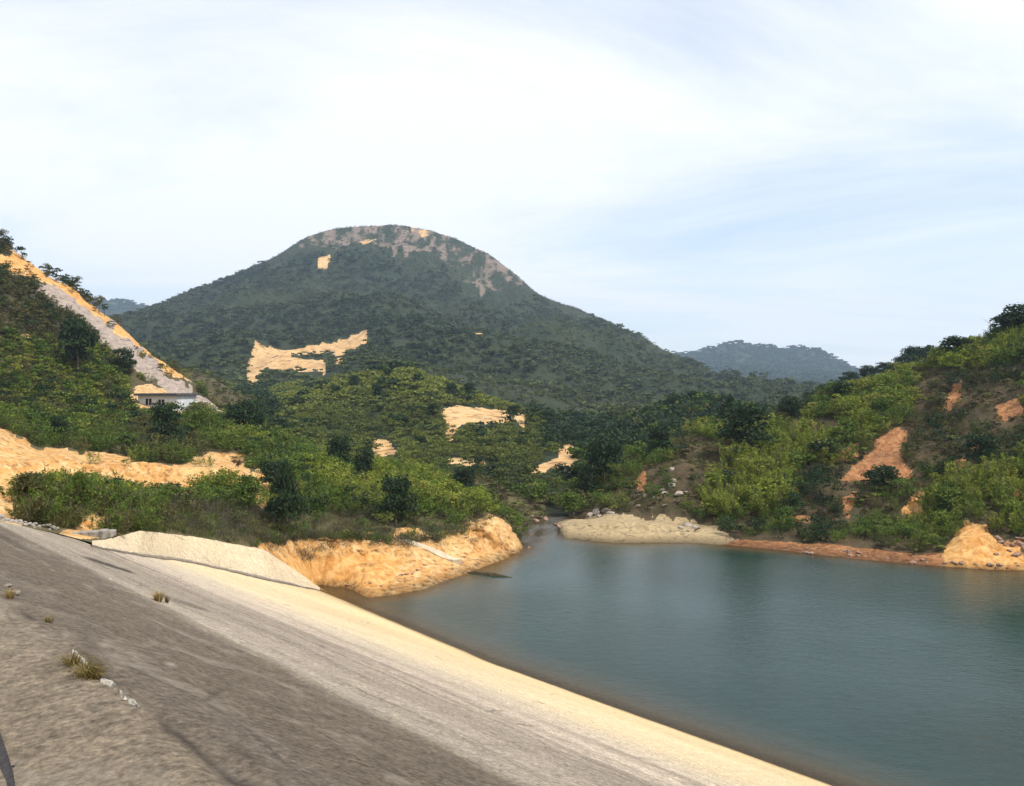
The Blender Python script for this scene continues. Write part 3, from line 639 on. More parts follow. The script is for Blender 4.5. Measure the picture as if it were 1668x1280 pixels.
# ---- single shrubs (crown + stem), copied
def make_shrub(pal, seed, kind='plumehi', trunk=True):
    r = np.random.default_rng(seed); Q, T = PR[kind][seed % len(PR[kind])]
    c = np.array(PAL[pal])[r.integers(0, 3, len(T))]*T[:, None]
    root = D.objects.new('shrub', None); col.objects.link(root)
    link('crown', leaf_mesh('shrub_crown', Q, np.clip(c, .004, 1)), None, root)
    parts = []
    for k in range(5):
        a = r.uniform(0, 6.28); parts.append(tube([(0, 0, -.08), (math.cos(a)*.06, math.sin(a)*.06, .25), (math.cos(a)*.18, math.sin(a)*.18, .7)], [.014, .01, .004], 5))
    link('stem', pymesh('shrub_stem', *join_vf(parts)), M['bark'], root)
    return root
def dup(root):
    r2 = root.copy(); col.objects.link(r2)
    for ch in list(root.children):
        c = ch.copy(); col.objects.link(c); c.parent = r2
        c.matrix_parent_inverse = ch.matrix_parent_inverse.copy()
    return r2
class Pool:
    def __init__(s, makers): s.mk = makers; s.first = {}
    def get(s, key):
        if key not in s.first: s.first[key] = s.mk[key](); return s.first[key]
        return dup(s.first[key])
shr = {}
for pal in ('bright', 'green', 'olive', 'dark'):
    for k in range(3): shr[(pal, k)] = (lambda pal=pal, k=k: make_shrub(pal, k+len(pal)*3))
for k in range(2): shr[('dry', k)] = (lambda k=k: make_shrub('dry', k+70, 'twig'))
SH = Pool(shr)
n_shrub = 0
def place_shrub(pal, pos, h, wd, label, group, r):
    global n_shrub
    k = int(r.integers(0, 2 if pal == 'dry' else 3)); o = SH.get((pal, k)); n_shrub += 1
    o.location = pos - np.array([0, 0, .03]); o.scale = (wd, wd, h); o.rotation_euler = (0, 0, float(r.uniform(0, 6.28)))
    o.name = 'shrub'; props(o, label, 'shrub', group)
WORDS = dict(bright='yellow green', green='mid green', olive='olive', dark='dark green', dry='dry grey brown')

LM = [(60, 850, 'beside the rubble wall'), (150, 850, 'behind the row of pale concrete blocks'), (235, 850, 'at the upper corner of the pale end slab'), (330, 860, 'along the upper edge of the end slab'),
 (420, 880, 'where end slab and ochre cliff meet'), (500, 862, 'above the near end of the ochre cliff'), (580, 862, 'above the ochre cliff, nearer than the ramp'), (660, 855, 'at the head of the concrete ramp'), (740, 850, 'above the cliff between ramp and tip'),
 (800, 838, 'by the tip of the ochre bank'), (850, 835, 'beside the water of the inlet'), (100, 800, 'in front of the ochre sand wall, near its left end'), (200, 800, 'in front of the middle of the ochre sand wall'), (310, 800, 'in front of the far end of the sand wall'),
 (400, 830, 'beside the tallest dark bank tree'), (470, 800, 'behind the tallest dark bank tree'), (560, 800, 'below the twin dark round trees'), (650, 800, 'on the bank top below the middle hill'), (740, 815, 'on the bank top facing the inlet'),
 (120, 720, 'on the terrace above the sand wall'), (300, 720, 'on the terrace below the white building'), (440, 720, 'on the terrace below the rock scar'), (540, 750, 'beside the twin dark round trees')]
LS = [(940, 835, 'behind the pale rock apron'), (1000, 800, 'beside the tall inlet tree'), (1080, 760, 'above the scree slope'), (1080, 835, 'below the scree slope'), (1160, 855, 'on the shore beside the pinkish boulders'), (1170, 790, 'in the bright patch beside the scree'),
 (1250, 790, 'in the bright patch before the small scars'), (1270, 860, 'on the shore below the bright shrub patch'), (1360, 860, 'on the shore below the small lower scars'), (1450, 870, 'on the shore below the largest red scar'), (1530, 850, 'on the shore beside the orange cliff'),
 (1620, 840, 'above the reddish rockfall'), (1350, 800, 'between the bright patch and the largest scar'), (1440, 805, 'directly below the largest red scar'), (1500, 750, 'beside the largest red scar'), (1570, 800, 'between the narrow red scars and the cliff'),
 (1650, 760, 'uphill from the narrow red scars'), (1630, 690, 'above the narrow red scars'), (1400, 690, 'above the small scar next to the largest one'), (1300, 730, 'below the broad dark crest tree'), (1130, 720, 'on the shoulder above the scree'), (1200, 690, 'beside the broad dark crest tree'),
 (1330, 660, 'on the low part of the skyline'), (1480, 620, 'on the skyline halfway up'), (1600, 600, 'below the bare dead tree')]
def landmark(L_, x, y): return min(L_, key=lambda q: (q[0]-x)**2+2.5*(q[1]-y)**2)[2]
def size_word(hh, lo, hi): return 'low' if hh < lo else ('tall' if hh > hi else 'bushy')
# near bank ------------------------------------------------------------
items_bank = []
pos, px, py, so, ro, r = sample(bank, 5800, (1.1, 9), seed=1, power=.55)
dn = fbm(pos*np.array([1, 1, 0]), .08, 3, 4); sp = fbm(pos*np.array([1, 1, 0]), .05, 3, 12)
def bank_pal(x, y, s_, r):
    if 250 < x < 470 and y > 832: return 'dry' if r.random() < .8 else 'olive'
    if 470 < x < 810 and y > 838: return 'dry' if r.random() < .75 else 'green'
    if x < 250 and y > 835: return 'olive' if r.random() < .6 else 'green'
    if x > 800: return 'green' if s_ > 0 else 'grass'
    if y < 745 and x < 220: return ('olive', 'green', 'dry')[int(r.integers(0, 3))]
    if x > 600 and y < 830: return 'bright' if s_ > -.35 else 'green'
    if r.random() < .1: return 'dark'
    return 'bright' if s_ > .15 else ('green' if s_ > -.3 else 'olive')
near = []
for i in range(len(pos)):
    x, y = px[i], py[i]
    if so[i] > .5 or ro[i] > .5: 
        if r.random() > (.05 if y < 800 and x < 440 else .012): continue
    if dn[i] < -.55 or (x > 425 and y > 885 and r.random() > .03): continue
    if x < 60 and y > 790 : 
        if r.random() < .6: continue
    pal = bank_pal(x, y, sp[i], r); d = pos[i][1]
    hh = {'bright': 2.6, 'green': 2.3, 'olive': 1.9, 'dark': 2.4, 'dry': 1.3, 'grass': .6}[pal]*(.6+.7*r.random())*(min(1, .42+d/100))
    if y > 700 and 800 < x: hh *= .8
    if y > 850: hh *= .75
    if so[i] > .5: hh *= .5
    wd = hh*(.9+.5*r.random())
    top = np.interp(x, [-100, 0, 60, 100, 180, 230, 300, 430, 440, 470, 540, 600, 660, 720, 780, 830, 870], [790, 775, 768, 752, 765, 788, 792, 792, 690, 712, 738, 748, 745, 765, 796, 828, 850]) if (x > 435 or pos[i][1] < 62) else 600
    hh = min(hh, max(.25, (y-top)*d/F*r.uniform(.8, 1.15))); wd = min(wd, hh*1.5)
    near.append((pal, pos[i], hh, wd, x, y, d))
# the largest in the picture stand as single shrubs, the rest is scrub
near.sort(key=lambda q: -(q[2]*q[2]/q[6]**2))
G1 = []
for k, (pal, p_, hh, wd, x, y, d) in enumerate(near):
    if k < 165:
        q = pal if pal != 'grass' else 'olive'; lm = landmark(LM, x, y); sw = size_word(hh, 1.2, 1.9)
        place_shrub(q, p_, hh, wd, '%s %s shrub %s' % (sw, WORDS[q], lm), '%s %s shrubs %s' % (sw, WORDS[q], lm), r)
    else:
        pn = 'twig' if pal == 'dry' else ('plume' if k % 3 else 'dome')
        items_bank.append((pn, *p_, hh, wd*1.15, pick(pal, r)))
for (x, y, h_, pal) in [(500, 915, 1.0, 'dry'), (512, 905, 1.2, 'dry'), (490, 905, .8, 'brown'), (530, 890, 1.0, 'brown'), (560, 880, .9, 'dry'), (655, 880, 1.2, 'dry'), (668, 884, .8, 'dry'), (612, 878, .8, 'dry'), (440, 900, .8, 'dry'), (720, 885, .6, 'brown'), (770, 880, .6, 'dry'), (600, 925, .4, 'brown')]:
    g = at(bank, x, y, (1.6, 3.2))
    for k in range(3): items_bank.append(('twig', *(g+np.array([rnd.uniform(-.5, .5), rnd.uniform(-.2, .2), -.05])), h_, h_*1.5, pick(pal, r)))
for k in range(330):
    x = rnd.uniform(425, 805); y = float(np.interp(x, [425, 480, 560, 650, 700, 760, 800], [882, 868, 864, 866, 866, 856, 842])); g = at(bank, x, y+rnd.uniform(-6, 6), (2.75, 3.5))
    h_ = rnd.uniform(.5, 1.2)*(1 if x < 770 else .5); items_bank.append(('twig' if k % 3 else 'plume', *(g+np.array([0, rnd.uniform(0, .8), -.1])), h_, h_*1.5, pick(('dry', 'olive', 'green', 'dry')[k % 4], r)))
# low cover between
pos, px, py, so, ro, r = sample(bank, 6500, (1.1, 9), seed=2, power=.4)
for i in range(len(pos)):
    if so[i] > .5 or ro[i] > .5: continue
    pal = ('grass', 'olive', 'brown', 'green')[int(r.integers(0, 4))]
    h_ = (.35+.5*r.random())*(.6+pos[i][1]/120); items_bank.append((('tiny' if pos[i][1] > 75 else 'plume') if r.random() < .5 else 'twig', *pos[i], h_, h_*1.5, pick(pal, r)))
build_stuff('scrub', items_bank, 'mixed green scrub covering the bank above the ochre cliff')

# right shore hillside ---------------------------------------------------
items = []
pos, px, py, so, ro, r = sample(shore, 7600, (1.75, 7), seed=3, power=.8)
dn = fbm(pos, .09, 3, 14); sp = fbm(pos, .06, 3, 22); near = []
for i in range(len(pos)):
    x, y = px[i], py[i]
    if (so[i] > .5 or ro[i] > .5) and r.random() > .04: continue
    if 1018 < x < 1150 and 760 < y < 838 and r.random() < .85: continue
    bare = (1480 < x < 1668 and 610 < y < 770) or (1290 < x < 1420 and 770 < y < 860) or (1090 < x < 1180 and 715 < y < 775)  # bare ground; last box: a hollow's shade painted in as thinner, darker shrubs
    if (x < 1130 and y > 836) or dn[i] < -.5 or (bare and (dn[i] < -.05 or r.random() < .35)): continue
    if bare: pal = ('brown', 'olive', 'dark')[int(r.integers(0, 3))]
    elif 1130 < x < 1290 and 740 < y < 840: pal = 'bright' if r.random() < .75 else 'dark'
    elif x > 1520 and y > 640: pal = ('bright' if r.random() < .5 else 'green') if sp[i] > -.1 else ('dark' if r.random() < .4 else 'olive')
    elif x < 1120: pal = 'green' if r.random() < .6 else 'olive'
    else: pal = ('bright' if r.random() < .6 else 'green') if sp[i] > .12 else (('green' if r.random() < .6 else 'olive') if sp[i] > -.25 else ('dark' if r.random() < .6 else 'olive'))
    hh = {'bright': 2.8, 'green': 2.4, 'olive': 1.7, 'dark': 2.2, 'brown': 1.1}[pal]*(.55+.7*r.random())
    if y > 840: hh *= .75
    if over('shore', x, y, hh, pos[i][1], r): continue
    near.append((pal, pos[i], hh, hh*(.9+.5*r.random()), x, y, pos[i][1]))
near.sort(key=lambda q: -(q[2]*q[2]/q[6]**2))
for k, (pal, p_, hh, wd, x, y, d) in enumerate(near):
    if k < 125:
        q = 'olive' if pal == 'brown' else pal; lm = landmark(LS, x, y); sw = size_word(hh, 2.0, 2.9)
        place_shrub(q, p_, hh, wd, '%s %s shrub %s' % (sw, WORDS[q], lm), '%s %s shrubs %s' % (sw, WORDS[q], lm), r)
    else: items.append(('plume' if k % 4 else 'dome', *p_, hh, wd*1.15, pick(pal, r)))
pos, px, py, so, ro, r = sample(shore, 9000, (1.8, 7), seed=4, power=.8)
for i in range(len(pos)):
    if ((so[i] > .5 or ro[i] > .5) and r.random() > .03) or (px[i] < 1130 and py[i] > 836): continue
    pal = ('grass', 'olive', 'brown', 'green')[int(r.integers(0, 4))]
    h_ = .45+.6*r.random(); items.append(('tiny' if r.random() < .4 else 'twig', *pos[i], h_, h_*1.6, pick(pal, r)))
build_stuff('scrub', items, 'dense green scrub covering the hillside with red earth scars')

# left hill ---------------------------------------------------------------
items = []
for pt, n, sd_ in ((lhill, 11500, 6), (lback, 2600, 7)):
    pos, px, py, so, ro, r = sample(pt, n, (0, 3.1), seed=sd_); sp = fbm(pos, .03, 3, 32); dn = fbm(pos, .07, 3, 3)
    for i in range(len(pos)):
        if (so[i] > .5 or ro[i] > .5) and r.random() > .14: continue
        if dn[i] < -.72 or (205 < px[i] < 322 and 622 < py[i] < 668): continue
        low = py[i] > 560
        pal = (('bright' if r.random() < .4 else 'green') if sp[i] > .0 else 'olive') if low else ('olive' if sp[i] > .1 else ('brown' if r.random() < .6 else 'dry'))
        if r.random() < .1: pal = 'dark'
        if r.random() < .25: pal = 'brown'
        if low and r.random() < .1: pal = 'bright'
        if low and r.random() < .2: pal = 'olive'
        hh = {'green': 1.9, 'olive': 1.6, 'brown': 1.2, 'dark': 2.2, 'bright': 1.7, 'dry': 1.1}[pal]*(.5+.8*r.random())
        if pt is lhill and over('hill', px[i], py[i], hh, pos[i][1], r, .25): continue
        if pt is lhill and hit('rockhill', px[i], py[i]-hh*F/pos[i][1]*.6) and r.random() > .12: continue
        items.append(('plume' if r.random() < .35 else 'domec', *pos[i], hh, hh*1.25, pick(pal, r)))
build_stuff('scrub', items, 'olive and brown scrub covering the steep hill with the rock scar')

# valley and middle hill -----------------------------------------------------
items = []
pos, px, py, so, ro, r = sample(mount, 19000, (0, 4.2), seed=8, power=.8); sp = fbm(pos, .012, 3, 41); dn = fbm(pos, .05, 3, 3)
for i in range(len(pos)):
    if so[i] > .5 and r.random() > .05: continue
    d = pos[i][1]; u_ = r.random(); x, y = px[i], py[i]
    core = 455 < x+30*sp[i] < 880
    pal = 'olive'
    if r.random() < .05: pal = 'dark'
    if not core or y < 612: pal = 'forest' if u_ < .5 else ('dark' if u_ < .8 else 'green')
    if y > 800: pal = 'green' if u_ < .5 else 'olive'
    hh = (1.0+1.9*r.random()**1.5)*(.75+d/700)
    if pal in ('dark', 'forest'): hh *= 1.45
    if over('mount', x, y, hh, d, r): continue
    c = pick(pal, r)
    if pal == 'olive' and core:
        q = min(1, max(0, .5+.9*sp[i]+.15*r.normal())); c = np.array([.085, .105, .032])*(1-q)+np.array([.185, .210, .042])*q
    items.append(('canopy' if d > 200 else 'domec', *pos[i], hh, hh*1.5, c))
pos, px, py, so, ro, r = sample(rmid, 5200, (0, 3), seed=9)
for i in range(len(pos)):
    u_ = r.random(); pal = 'forest' if u_ < .45 else ('dark' if u_ < .7 else 'green' if u_ < .9 else 'olive'); hh = 1.8+2.6*r.random()
    items.append(('canopy', *pos[i], hh, hh*1.1, pick(pal, r)))
pos, px, py, so, ro, r = sample(rback, 1600, (0, 2), seed=10)
for i in range(len(pos)):
    pal = 'dark' if r.random() < .6 else 'forest'; hh = 2.5+3.5*r.random(); items.append(('canopy', *pos[i], hh, hh*1.1, pick(pal, r)))
build_stuff('woodland', items, 'mixed green woodland on the valley sides in front of the mountain')

items = []
pos, px, py, so, ro, r = sample(mount, 36000, (4, 7.3), seed=12, power=1); sp = fbm(pos, .006, 4, 51); sp2 = fbm(pos, .02, 3, 77)
SUMMIT = [(425, 440), (470, 402), (530, 398), (560, 410), (610, 405), (650, 432), (720, 430), (745, 462), (800, 500), (850, 490), (900, 505), (960, 540), (960, 520), (900, 340), (430, 340)]
for i in range(len(pos)):
    if so[i] > .5 and r.random() > .05: continue
    u_ = r.random()
    if (ro[i] > .45 and r.random() < .6) or (750 < px[i] < 818 and 428 < py[i] < 482 and r.random() < .7): continue
    pal = 'forest'
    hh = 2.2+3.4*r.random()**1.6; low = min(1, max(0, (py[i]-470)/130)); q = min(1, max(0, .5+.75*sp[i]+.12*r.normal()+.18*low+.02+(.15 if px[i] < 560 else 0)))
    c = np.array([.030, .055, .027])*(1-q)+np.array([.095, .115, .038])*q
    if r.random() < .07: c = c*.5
    if sp[i] > .25: hh *= .6
    top = 1 if inpoly(np.array([px[i]+10*sp[i]]), np.array([py[i]+14*sp[i]]), SUMMIT)[0] else 0
    if top:
        hh = .9+1.2*r.random(); q = min(1, max(0, .5+.9*sp2[i])); c = np.array([.135, .105, .075])*(1-q)+np.array([.085, .082, .045])*q
    elif py[i] < 430: hh *= .65
    if over('mount', px[i], py[i], hh, pos[i][1], r): continue
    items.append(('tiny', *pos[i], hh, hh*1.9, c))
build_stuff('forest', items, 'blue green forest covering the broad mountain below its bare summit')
items = []
for pt, n, rows in ((far, 5500, (0, 2.2)), (far2, 1500, (0, 1.3))):
    pos, px, py, so, ro, r = sample(pt, n, rows, seed=13)
    for i in range(len(pos)):
        pal = 'forest' if r.random() < .6 else 'dark'; hh = 8+9*r.random(); items.append(('tiny', *pos[i], hh, hh*2.0, pick(pal, r)))
build_stuff('forest', items, 'forest on the far hazy blue mountains')

ORD = ['first', 'second', 'third', 'fourth', 'fifth', 'sixth', 'seventh', 'eighth', 'ninth', 'tenth', 'eleventh', 'twelfth', 'thirteenth', 'fourteenth', 'fifteenth', 'sixteenth', 'seventeenth', 'eighteenth', 'nineteenth', 'twentieth']
# ---- trees ---------------------------------------------------------------
def make_tree(pal, seed, form):
    r = np.random.default_rng(seed)
    if form == 'round': Q, T = proto_dome(seed, 34, 60, .05, .07, 1, .0, .5)
    elif form == 'cone':
        Q, T = proto_dome(seed, 40, 50, .045, .07, 1, .0, .45)
        z = Q[..., 2].mean(1); k = np.clip(1.45-1.2*z, .15, 1.25); Q = Q.copy(); Q[..., :2] *= k[:, None, None]
    else: Q, T = proto_dome(seed, 16, 34, .045, .065, 1, .42, .45)
    c = np.array(PAL[pal])[r.integers(0, 3, len(T))]*T[:, None]
    root = D.objects.new('tree', None); col.objects.link(root)
    link('crown', leaf_mesh('tree_crown', Q, np.clip(c, .004, 1)), None, root)
    parts = [tube([(0, 0, -.06), (.01, 0, .2), (-.01, .01, .45), (.01, 0, .8)], [.032, .024, .017, .006], 7)]
    for k in range(7):
        a = r.uniform(0, 6.28); z = r.uniform(.25, .65); L_ = r.uniform(.2, .34)
        parts.append(tube([(0, 0, z), (math.cos(a)*L_*.5, math.sin(a)*L_*.5, z+.08), (math.cos(a)*L_, math.sin(a)*L_, z+.2)], [.013, .009, .003], 5))
    link('trunk', pymesh('tree_trunk', *join_vf(parts)), M['bark'], root)
    return root
TR = Pool({(p_, k, f_): (lambda p_=p_, k=k, f_=f_: make_tree(p_, 100+k*7+len(f_)+len(p_), f_)) for p_ in ('dark', 'forest', 'green', 'olive') for k in range(2) for f_ in ('round', 'cone', 'open')})
def tree(p, px, py, hpx, wpx, pal, form, label, k=0, rows=None, name='tree', group=None):
    g = at(p, px, py, rows); d = g[1]; h = hpx*d/F; wd = wpx*d/F
    o = TR.get((pal, k % 2, form)); o.location = g - np.array([0, 0, .1]); o.scale = (wd, wd, h); o.rotation_euler = (0, 0, rnd.uniform(0, 6.28)); o.name = name
    return props(o, label, 'tree', group)
tree(lhill, 126, 612, 100, 66, 'dark', 'round', 'large dark evergreen tree standing alone on the steep hill beside the rock scar', 0)
tree(lhill, 205, 615, 45, 45, 'forest', 'round', 'small dark tree at the edge of the rock scar', 1)
tree(bank, 97, 722, 52, 40, 'dark', 'round', 'small dark conical tree above the ochre sand wall', 0, (6.5, 9))
tree(bank, 272, 724, 75, 62, 'dark', 'round', 'dark tree directly below the white building', 1, (7, 9))
tree(bank, 400, 716, 66, 74, 'dark', 'round', 'broad dark tree at the foot of the rock scar', 0, (7, 9))
tree(bank, 330, 712, 45, 50, 'green', 'round', 'green tree between the white building and the broad dark tree', 1, (7, 9))
tree(bank, 556, 775, 66, 50, 'dark', 'round', 'dark round tree in front of the middle hill, left of its twin', 1, (6.5, 9))
tree(bank, 592, 780, 58, 42, 'dark', 'round', 'dark round tree in front of the middle hill, right of its twin', 0, (6.5, 9))
tree(bank, 472, 862, 128, 96, 'dark', 'cone', 'tallest dark bushy tree above the ochre cliff on the bank', 0, (3, 6))
tree(bank, 402, 842, 72, 60, 'green', 'round', 'green bushy tree beside the tallest tree on the bank', 1, (3, 6))
tree(bank, 448, 805, 60, 60, 'forest', 'round', 'mid green tree behind the tallest tree on the bank', 0, (4, 7))
tree(bank, 645, 850, 85, 74, 'dark', 'round', 'dark tree among yellow green shrubs above the middle of the cliff', 1, (3, 6))
tree(bank, 760, 812, 55, 56, 'forest', 'round', 'dark green tree above the tip of the ochre cliff', 0, (4, 9))
tree(bank, 200, 850, 66, 58, 'green', 'cone', 'green bushy tree at the edge of the pale end slab', 0, (3, 5))
tree(bank, 120, 852, 72, 70, 'green', 'cone', 'bushy green tree beside the rubble wall', 1, (3, 5))
tree(bank, 35, 835, 66, 60, 'olive', 'round', 'grey green bush tree in front of the ochre sand slope', 0, (3, 5.5))
tree(shore, 985, 800, 92, 70, 'dark', 'round', 'tall dark tree at the mouth of the inlet beside the orange scar', 0, (3, 7))
tree(shore, 958, 812, 60, 45, 'dark', 'round', 'dark tree against the left side of the tall inlet tree', 1, (3, 7))
tree(shore, 1215, 742, 82, 100, 'dark', 'round', 'broad dark tree on the crest of the scarred hillside', 1, (3, 7))
tree(shore, 1188, 700, 58, 56, 'dark', 'cone', 'pointed dark tree on the skyline where the hillside begins', 0, (4, 7))
tree(shore, 1072, 745, 60, 52, 'dark', 'round', 'dark tree on the lower hillside above the scree', 1, (4, 7))
tree(shore, 1440, 806, 48, 66, 'dark', 'round', 'dark bush tree below the largest red earth scar', 0, (3, 6))
tree(shore, 930, 838, 40, 56, 'green', 'round', 'rounded green bush tree behind the pale rock apron', 1, (2, 5))
tree(shore, 1632, 548, 40, 50, 'dark', 'round', 'dark tree on the skyline near the bare snag', 1, (5, 7))
tree(shore, 1665, 546, 55, 70, 'dark', 'round', 'large dark tree at the top of the skyline', 0, (5, 7))
tree(shore, 1555, 592, 42, 60, 'dark', 'round', 'dark rounded tree on the skyline below the snag', 1, (5, 7))
tree(shore, 1372, 655, 34, 40, 'dark', 'round', 'small dark tree on the lowest part of the hillside skyline', 0, (5, 7))
tree(shore, 1290, 680, 38, 44, 'forest', 'round', 'mid green tree on the skyline beside the broad dark tree', 1, (5, 7))
tree(shore, 1340, 752, 40, 60, 'dark', 'round', 'dark low tree in the middle of the hillside', 0, (4, 7))
tree(shore, 1600, 770, 60, 66, 'dark', 'round', 'dark tree beside the narrow red scars', 1, (3, 6))
tree(shore, 1540, 840, 50, 60, 'green', 'round', 'green tree just above the orange shore cliff', 0, (3, 5))
for k, (x, y, h_) in enumerate([(1280, 680, 30), (1318, 664, 26), (1345, 650, 28), (1385, 628, 26), (1412, 618, 28), (1436, 608, 26), (1462, 598, 28), (1488, 590, 36), (1512, 582, 30), (1535, 577, 26)]):
    tree(rback, x, y, h_, h_*1.25, 'dark' if k % 3 else 'forest', 'round', '%s from the left of the dark trees along the far skyline ridge' % ORD[k], k, group='trees along the far skyline ridge')
for k, (x, y, h_) in enumerate([(4, 396, 30), (15, 402, 26), (80, 447, 22), (104, 460, 14), (128, 478, 26), (147, 490, 18), (163, 502, 30), (172, 508, 22)]):
    tree(lhill, x, y, h_, h_*.8, 'dark' if k % 2 else 'olive', 'open', '%s from the top of the small skyline trees above the rock scar' % ORD[k], k, (2.3, 3.2), group='small skyline trees above the rock scar')
for k, (x, y, h_) in enumerate([(480, 680, 24), (548, 655, 22), (575, 640, 26), (612, 652, 20), (640, 640, 16), (660, 705, 18), (690, 735, 20), (704, 690, 26), (735, 660, 30), (765, 655, 26), (780, 775, 24), (820, 745, 24), (835, 700, 26), (890, 712, 28)]):
    tree(mount, x, y, h_, h_*1.05, 'dark' if k % 2 else 'forest', 'round', '%s from the left of the dark trees dotting the middle hill' % ORD[k], k, (0, 4), group='dark trees on the middle hill')
for k, (x, y, h_) in enumerate([(955, 735, 26), (1010, 706, 28), (1020, 745, 30), (1055, 682, 26), (1085, 715, 28), (1095, 668, 24), (1130, 660, 24), (1150, 695, 28)]):
    tree(rmid, x, y, h_, h_*1.1, 'dark' if k % 2 else 'forest', 'round', '%s dark tree, counted from the left, on the spur behind the inlet' % ORD[k], k, group='dark trees on the wooded spur')
def snag():
    g = at(shore, 1612, 558, (5, 7)); r = np.random.default_rng(4); u = g[1]/F
    parts = [tube([(0, 0, -.3), (.05, 0, 20*u), (-.08, 0, 40*u)], [.10, .07, .03], 6)]
    for k in range(9):
        a = r.uniform(0, 6.28); z = (18+2.4*k)*u; L_ = r.uniform(5, 11)*u
        parts.append(tube([(0, 0, z), (math.cos(a)*L_*.5, math.sin(a)*L_*.5, z+3*u), (math.cos(a)*L_, math.sin(a)*L_, z+4*u+L_*.4)], [.045, .03, .012], 4))
    o = link('bare_tree', pymesh('bare_tree', *join_vf(parts), True), M['palebark'], None, g); props(o, 'thin leafless dead tree standing up from the skyline', 'tree')
snag()

# ------------------------------------------------------------------ boulders, blocks and small things
def rock_mesh(seed, flat=.7):
    r = np.random.default_rng(seed); n = 14; V = []; 
    th = np.linspace(0, math.pi, n); ph = np.linspace(0, 2*math.pi, 2*n, endpoint=False)
    Th, Ph = np.meshgrid(th, ph, indexing='ij'); d = np.stack([np.sin(Th)*np.cos(Ph), np.sin(Th)*np.sin(Ph), np.cos(Th)], -1)
    rad = np.ones(Th.shape)
    for k in range(9):
        nn = unit(1, r)[0]; c = r.uniform(.55, .85); q = d@nn; rad = np.minimum(rad, np.where(q > .05, c/np.maximum(q, .05), 9))
    rad = rad*(1+.09*fbm(d, 2.5, 3, seed)); G = d*rad[..., None]*np.array([1, .85, flat])
    V = G.reshape(-1, 3); Fc = []
    m_ = 2*n
    for i in range(n-1):
        for j in range(m_): Fc.append((i*m_+j, (i+1)*m_+j, (i+1)*m_+(j+1) % m_, i*m_+(j+1) % m_))
    return pymesh('boulder', V, Fc, True)
RK = [rock_mesh(k, .6+.06*k) for k in range(5)]
RKm = [m_.copy() for m_ in RK]
for m_ in RK: m_.materials.append(M['stone'])
for m_ in RKm: m_.materials.append(M['redstone'])
def boulder(g, size, label, group, red=False, seed=None):
    o = link('boulder', (RKm if red else RK)[rnd.randrange(5)], None, None, g+np.array([0, 0, size*.15]))
    o.scale = (size*rnd.uniform(.8, 1.3), size*rnd.uniform(.7, 1.2), size*rnd.uniform(.6, 1)); o.rotation_euler = (rnd.uniform(-.3, .3), rnd.uniform(-.3, .3), rnd.uniform(0, 6.28))
    props(o, label, 'boulder', group)
for (x, y, s_) in [(872, 850, 7), (880, 845, 6), (890, 848, 7), (900, 852, 6), (862, 868, 8), (856, 876, 6), (868, 842, 5), (908, 852, 6), (912, 862, 8), (905, 858, 5)]:
    g = at(bank if x < 895 else shore, x, y, (1, 5)); boulder(g, s_*g[1]/F, 'rounded brown boulder in the cluster at the head of the inlet', 'boulders at the head of the inlet', True)
for (x, y, s_) in [(972, 828, 10), (985, 826, 11), (994, 832, 8), (962, 832, 7), (978, 836, 6)]:
    g = at(shore, x, y+4, (2, 5)); boulder(g, s_*g[1]/F, 'pale boulder in the pile on top of the smooth rock apron', 'boulder pile on the rock apron')
for (x, y, s_) in [(1078, 792, 10), (1092, 786, 12), (1100, 780, 9), (1088, 804, 9), (1104, 800, 13), (1064, 812, 8), (1076, 812, 9), (1118, 796, 11), (1098, 770, 8), (1108, 814, 8), (1040, 800, 7), (1052, 808, 8), (1036, 822, 7), (1056, 822, 6), (1085, 820, 7)]:
    g = at(shore, x, y, (2.5, 5)); boulder(g, s_*g[1]/F*.8, 'grey boulder on the scree slope above the rock apron', 'boulders on the scree slope')
for (x, y, s_) in [(1120, 858, 9), (1132, 862, 8), (1110, 864, 7), (1126, 868, 5)]:
    g = at(shore, x, y, (1, 4)); boulder(g, s_*g[1]/F, 'pinkish boulder at the right end of the smooth rock apron', 'boulders at the end of the rock apron')
for k in range(34):
    x = rnd.uniform(1300, 1660); y = np.interp(x, [1300, 1400, 1500, 1600, 1668], [897, 907, 917, 922, 922])+rnd.uniform(-7, 4)
    g = at(shore, x, y, (.9, 2.4)); boulder(g, rnd.uniform(2, 6)*g[1]/F, 'small brown rock on the muddy shoreline under the hillside', 'rocks along the far shoreline', True)
for k in range(60):
    x = rnd.uniform(1625, 1700); y = rnd.uniform(835, 905); g = at(shore, x, y, (1.5, 4)); boulder(g, rnd.uniform(4, 9)*g[1]/F, 'reddish rock in the rockfall beside the orange shore cliff', 'rockfall beside the orange cliff', True)
for k in range(30):
    x = rnd.uniform(560, 840); y = np.interp(x, [560, 700, 850], [965, 945, 903])+rnd.uniform(-26, 4)
    g = at(bank, x, y, (.9, 3)); boulder(g, rnd.uniform(1.5, 4)*g[1]/F, 'small rock on the sandy beach below the ochre cliff', 'rocks on the beach below the ochre cliff', True)

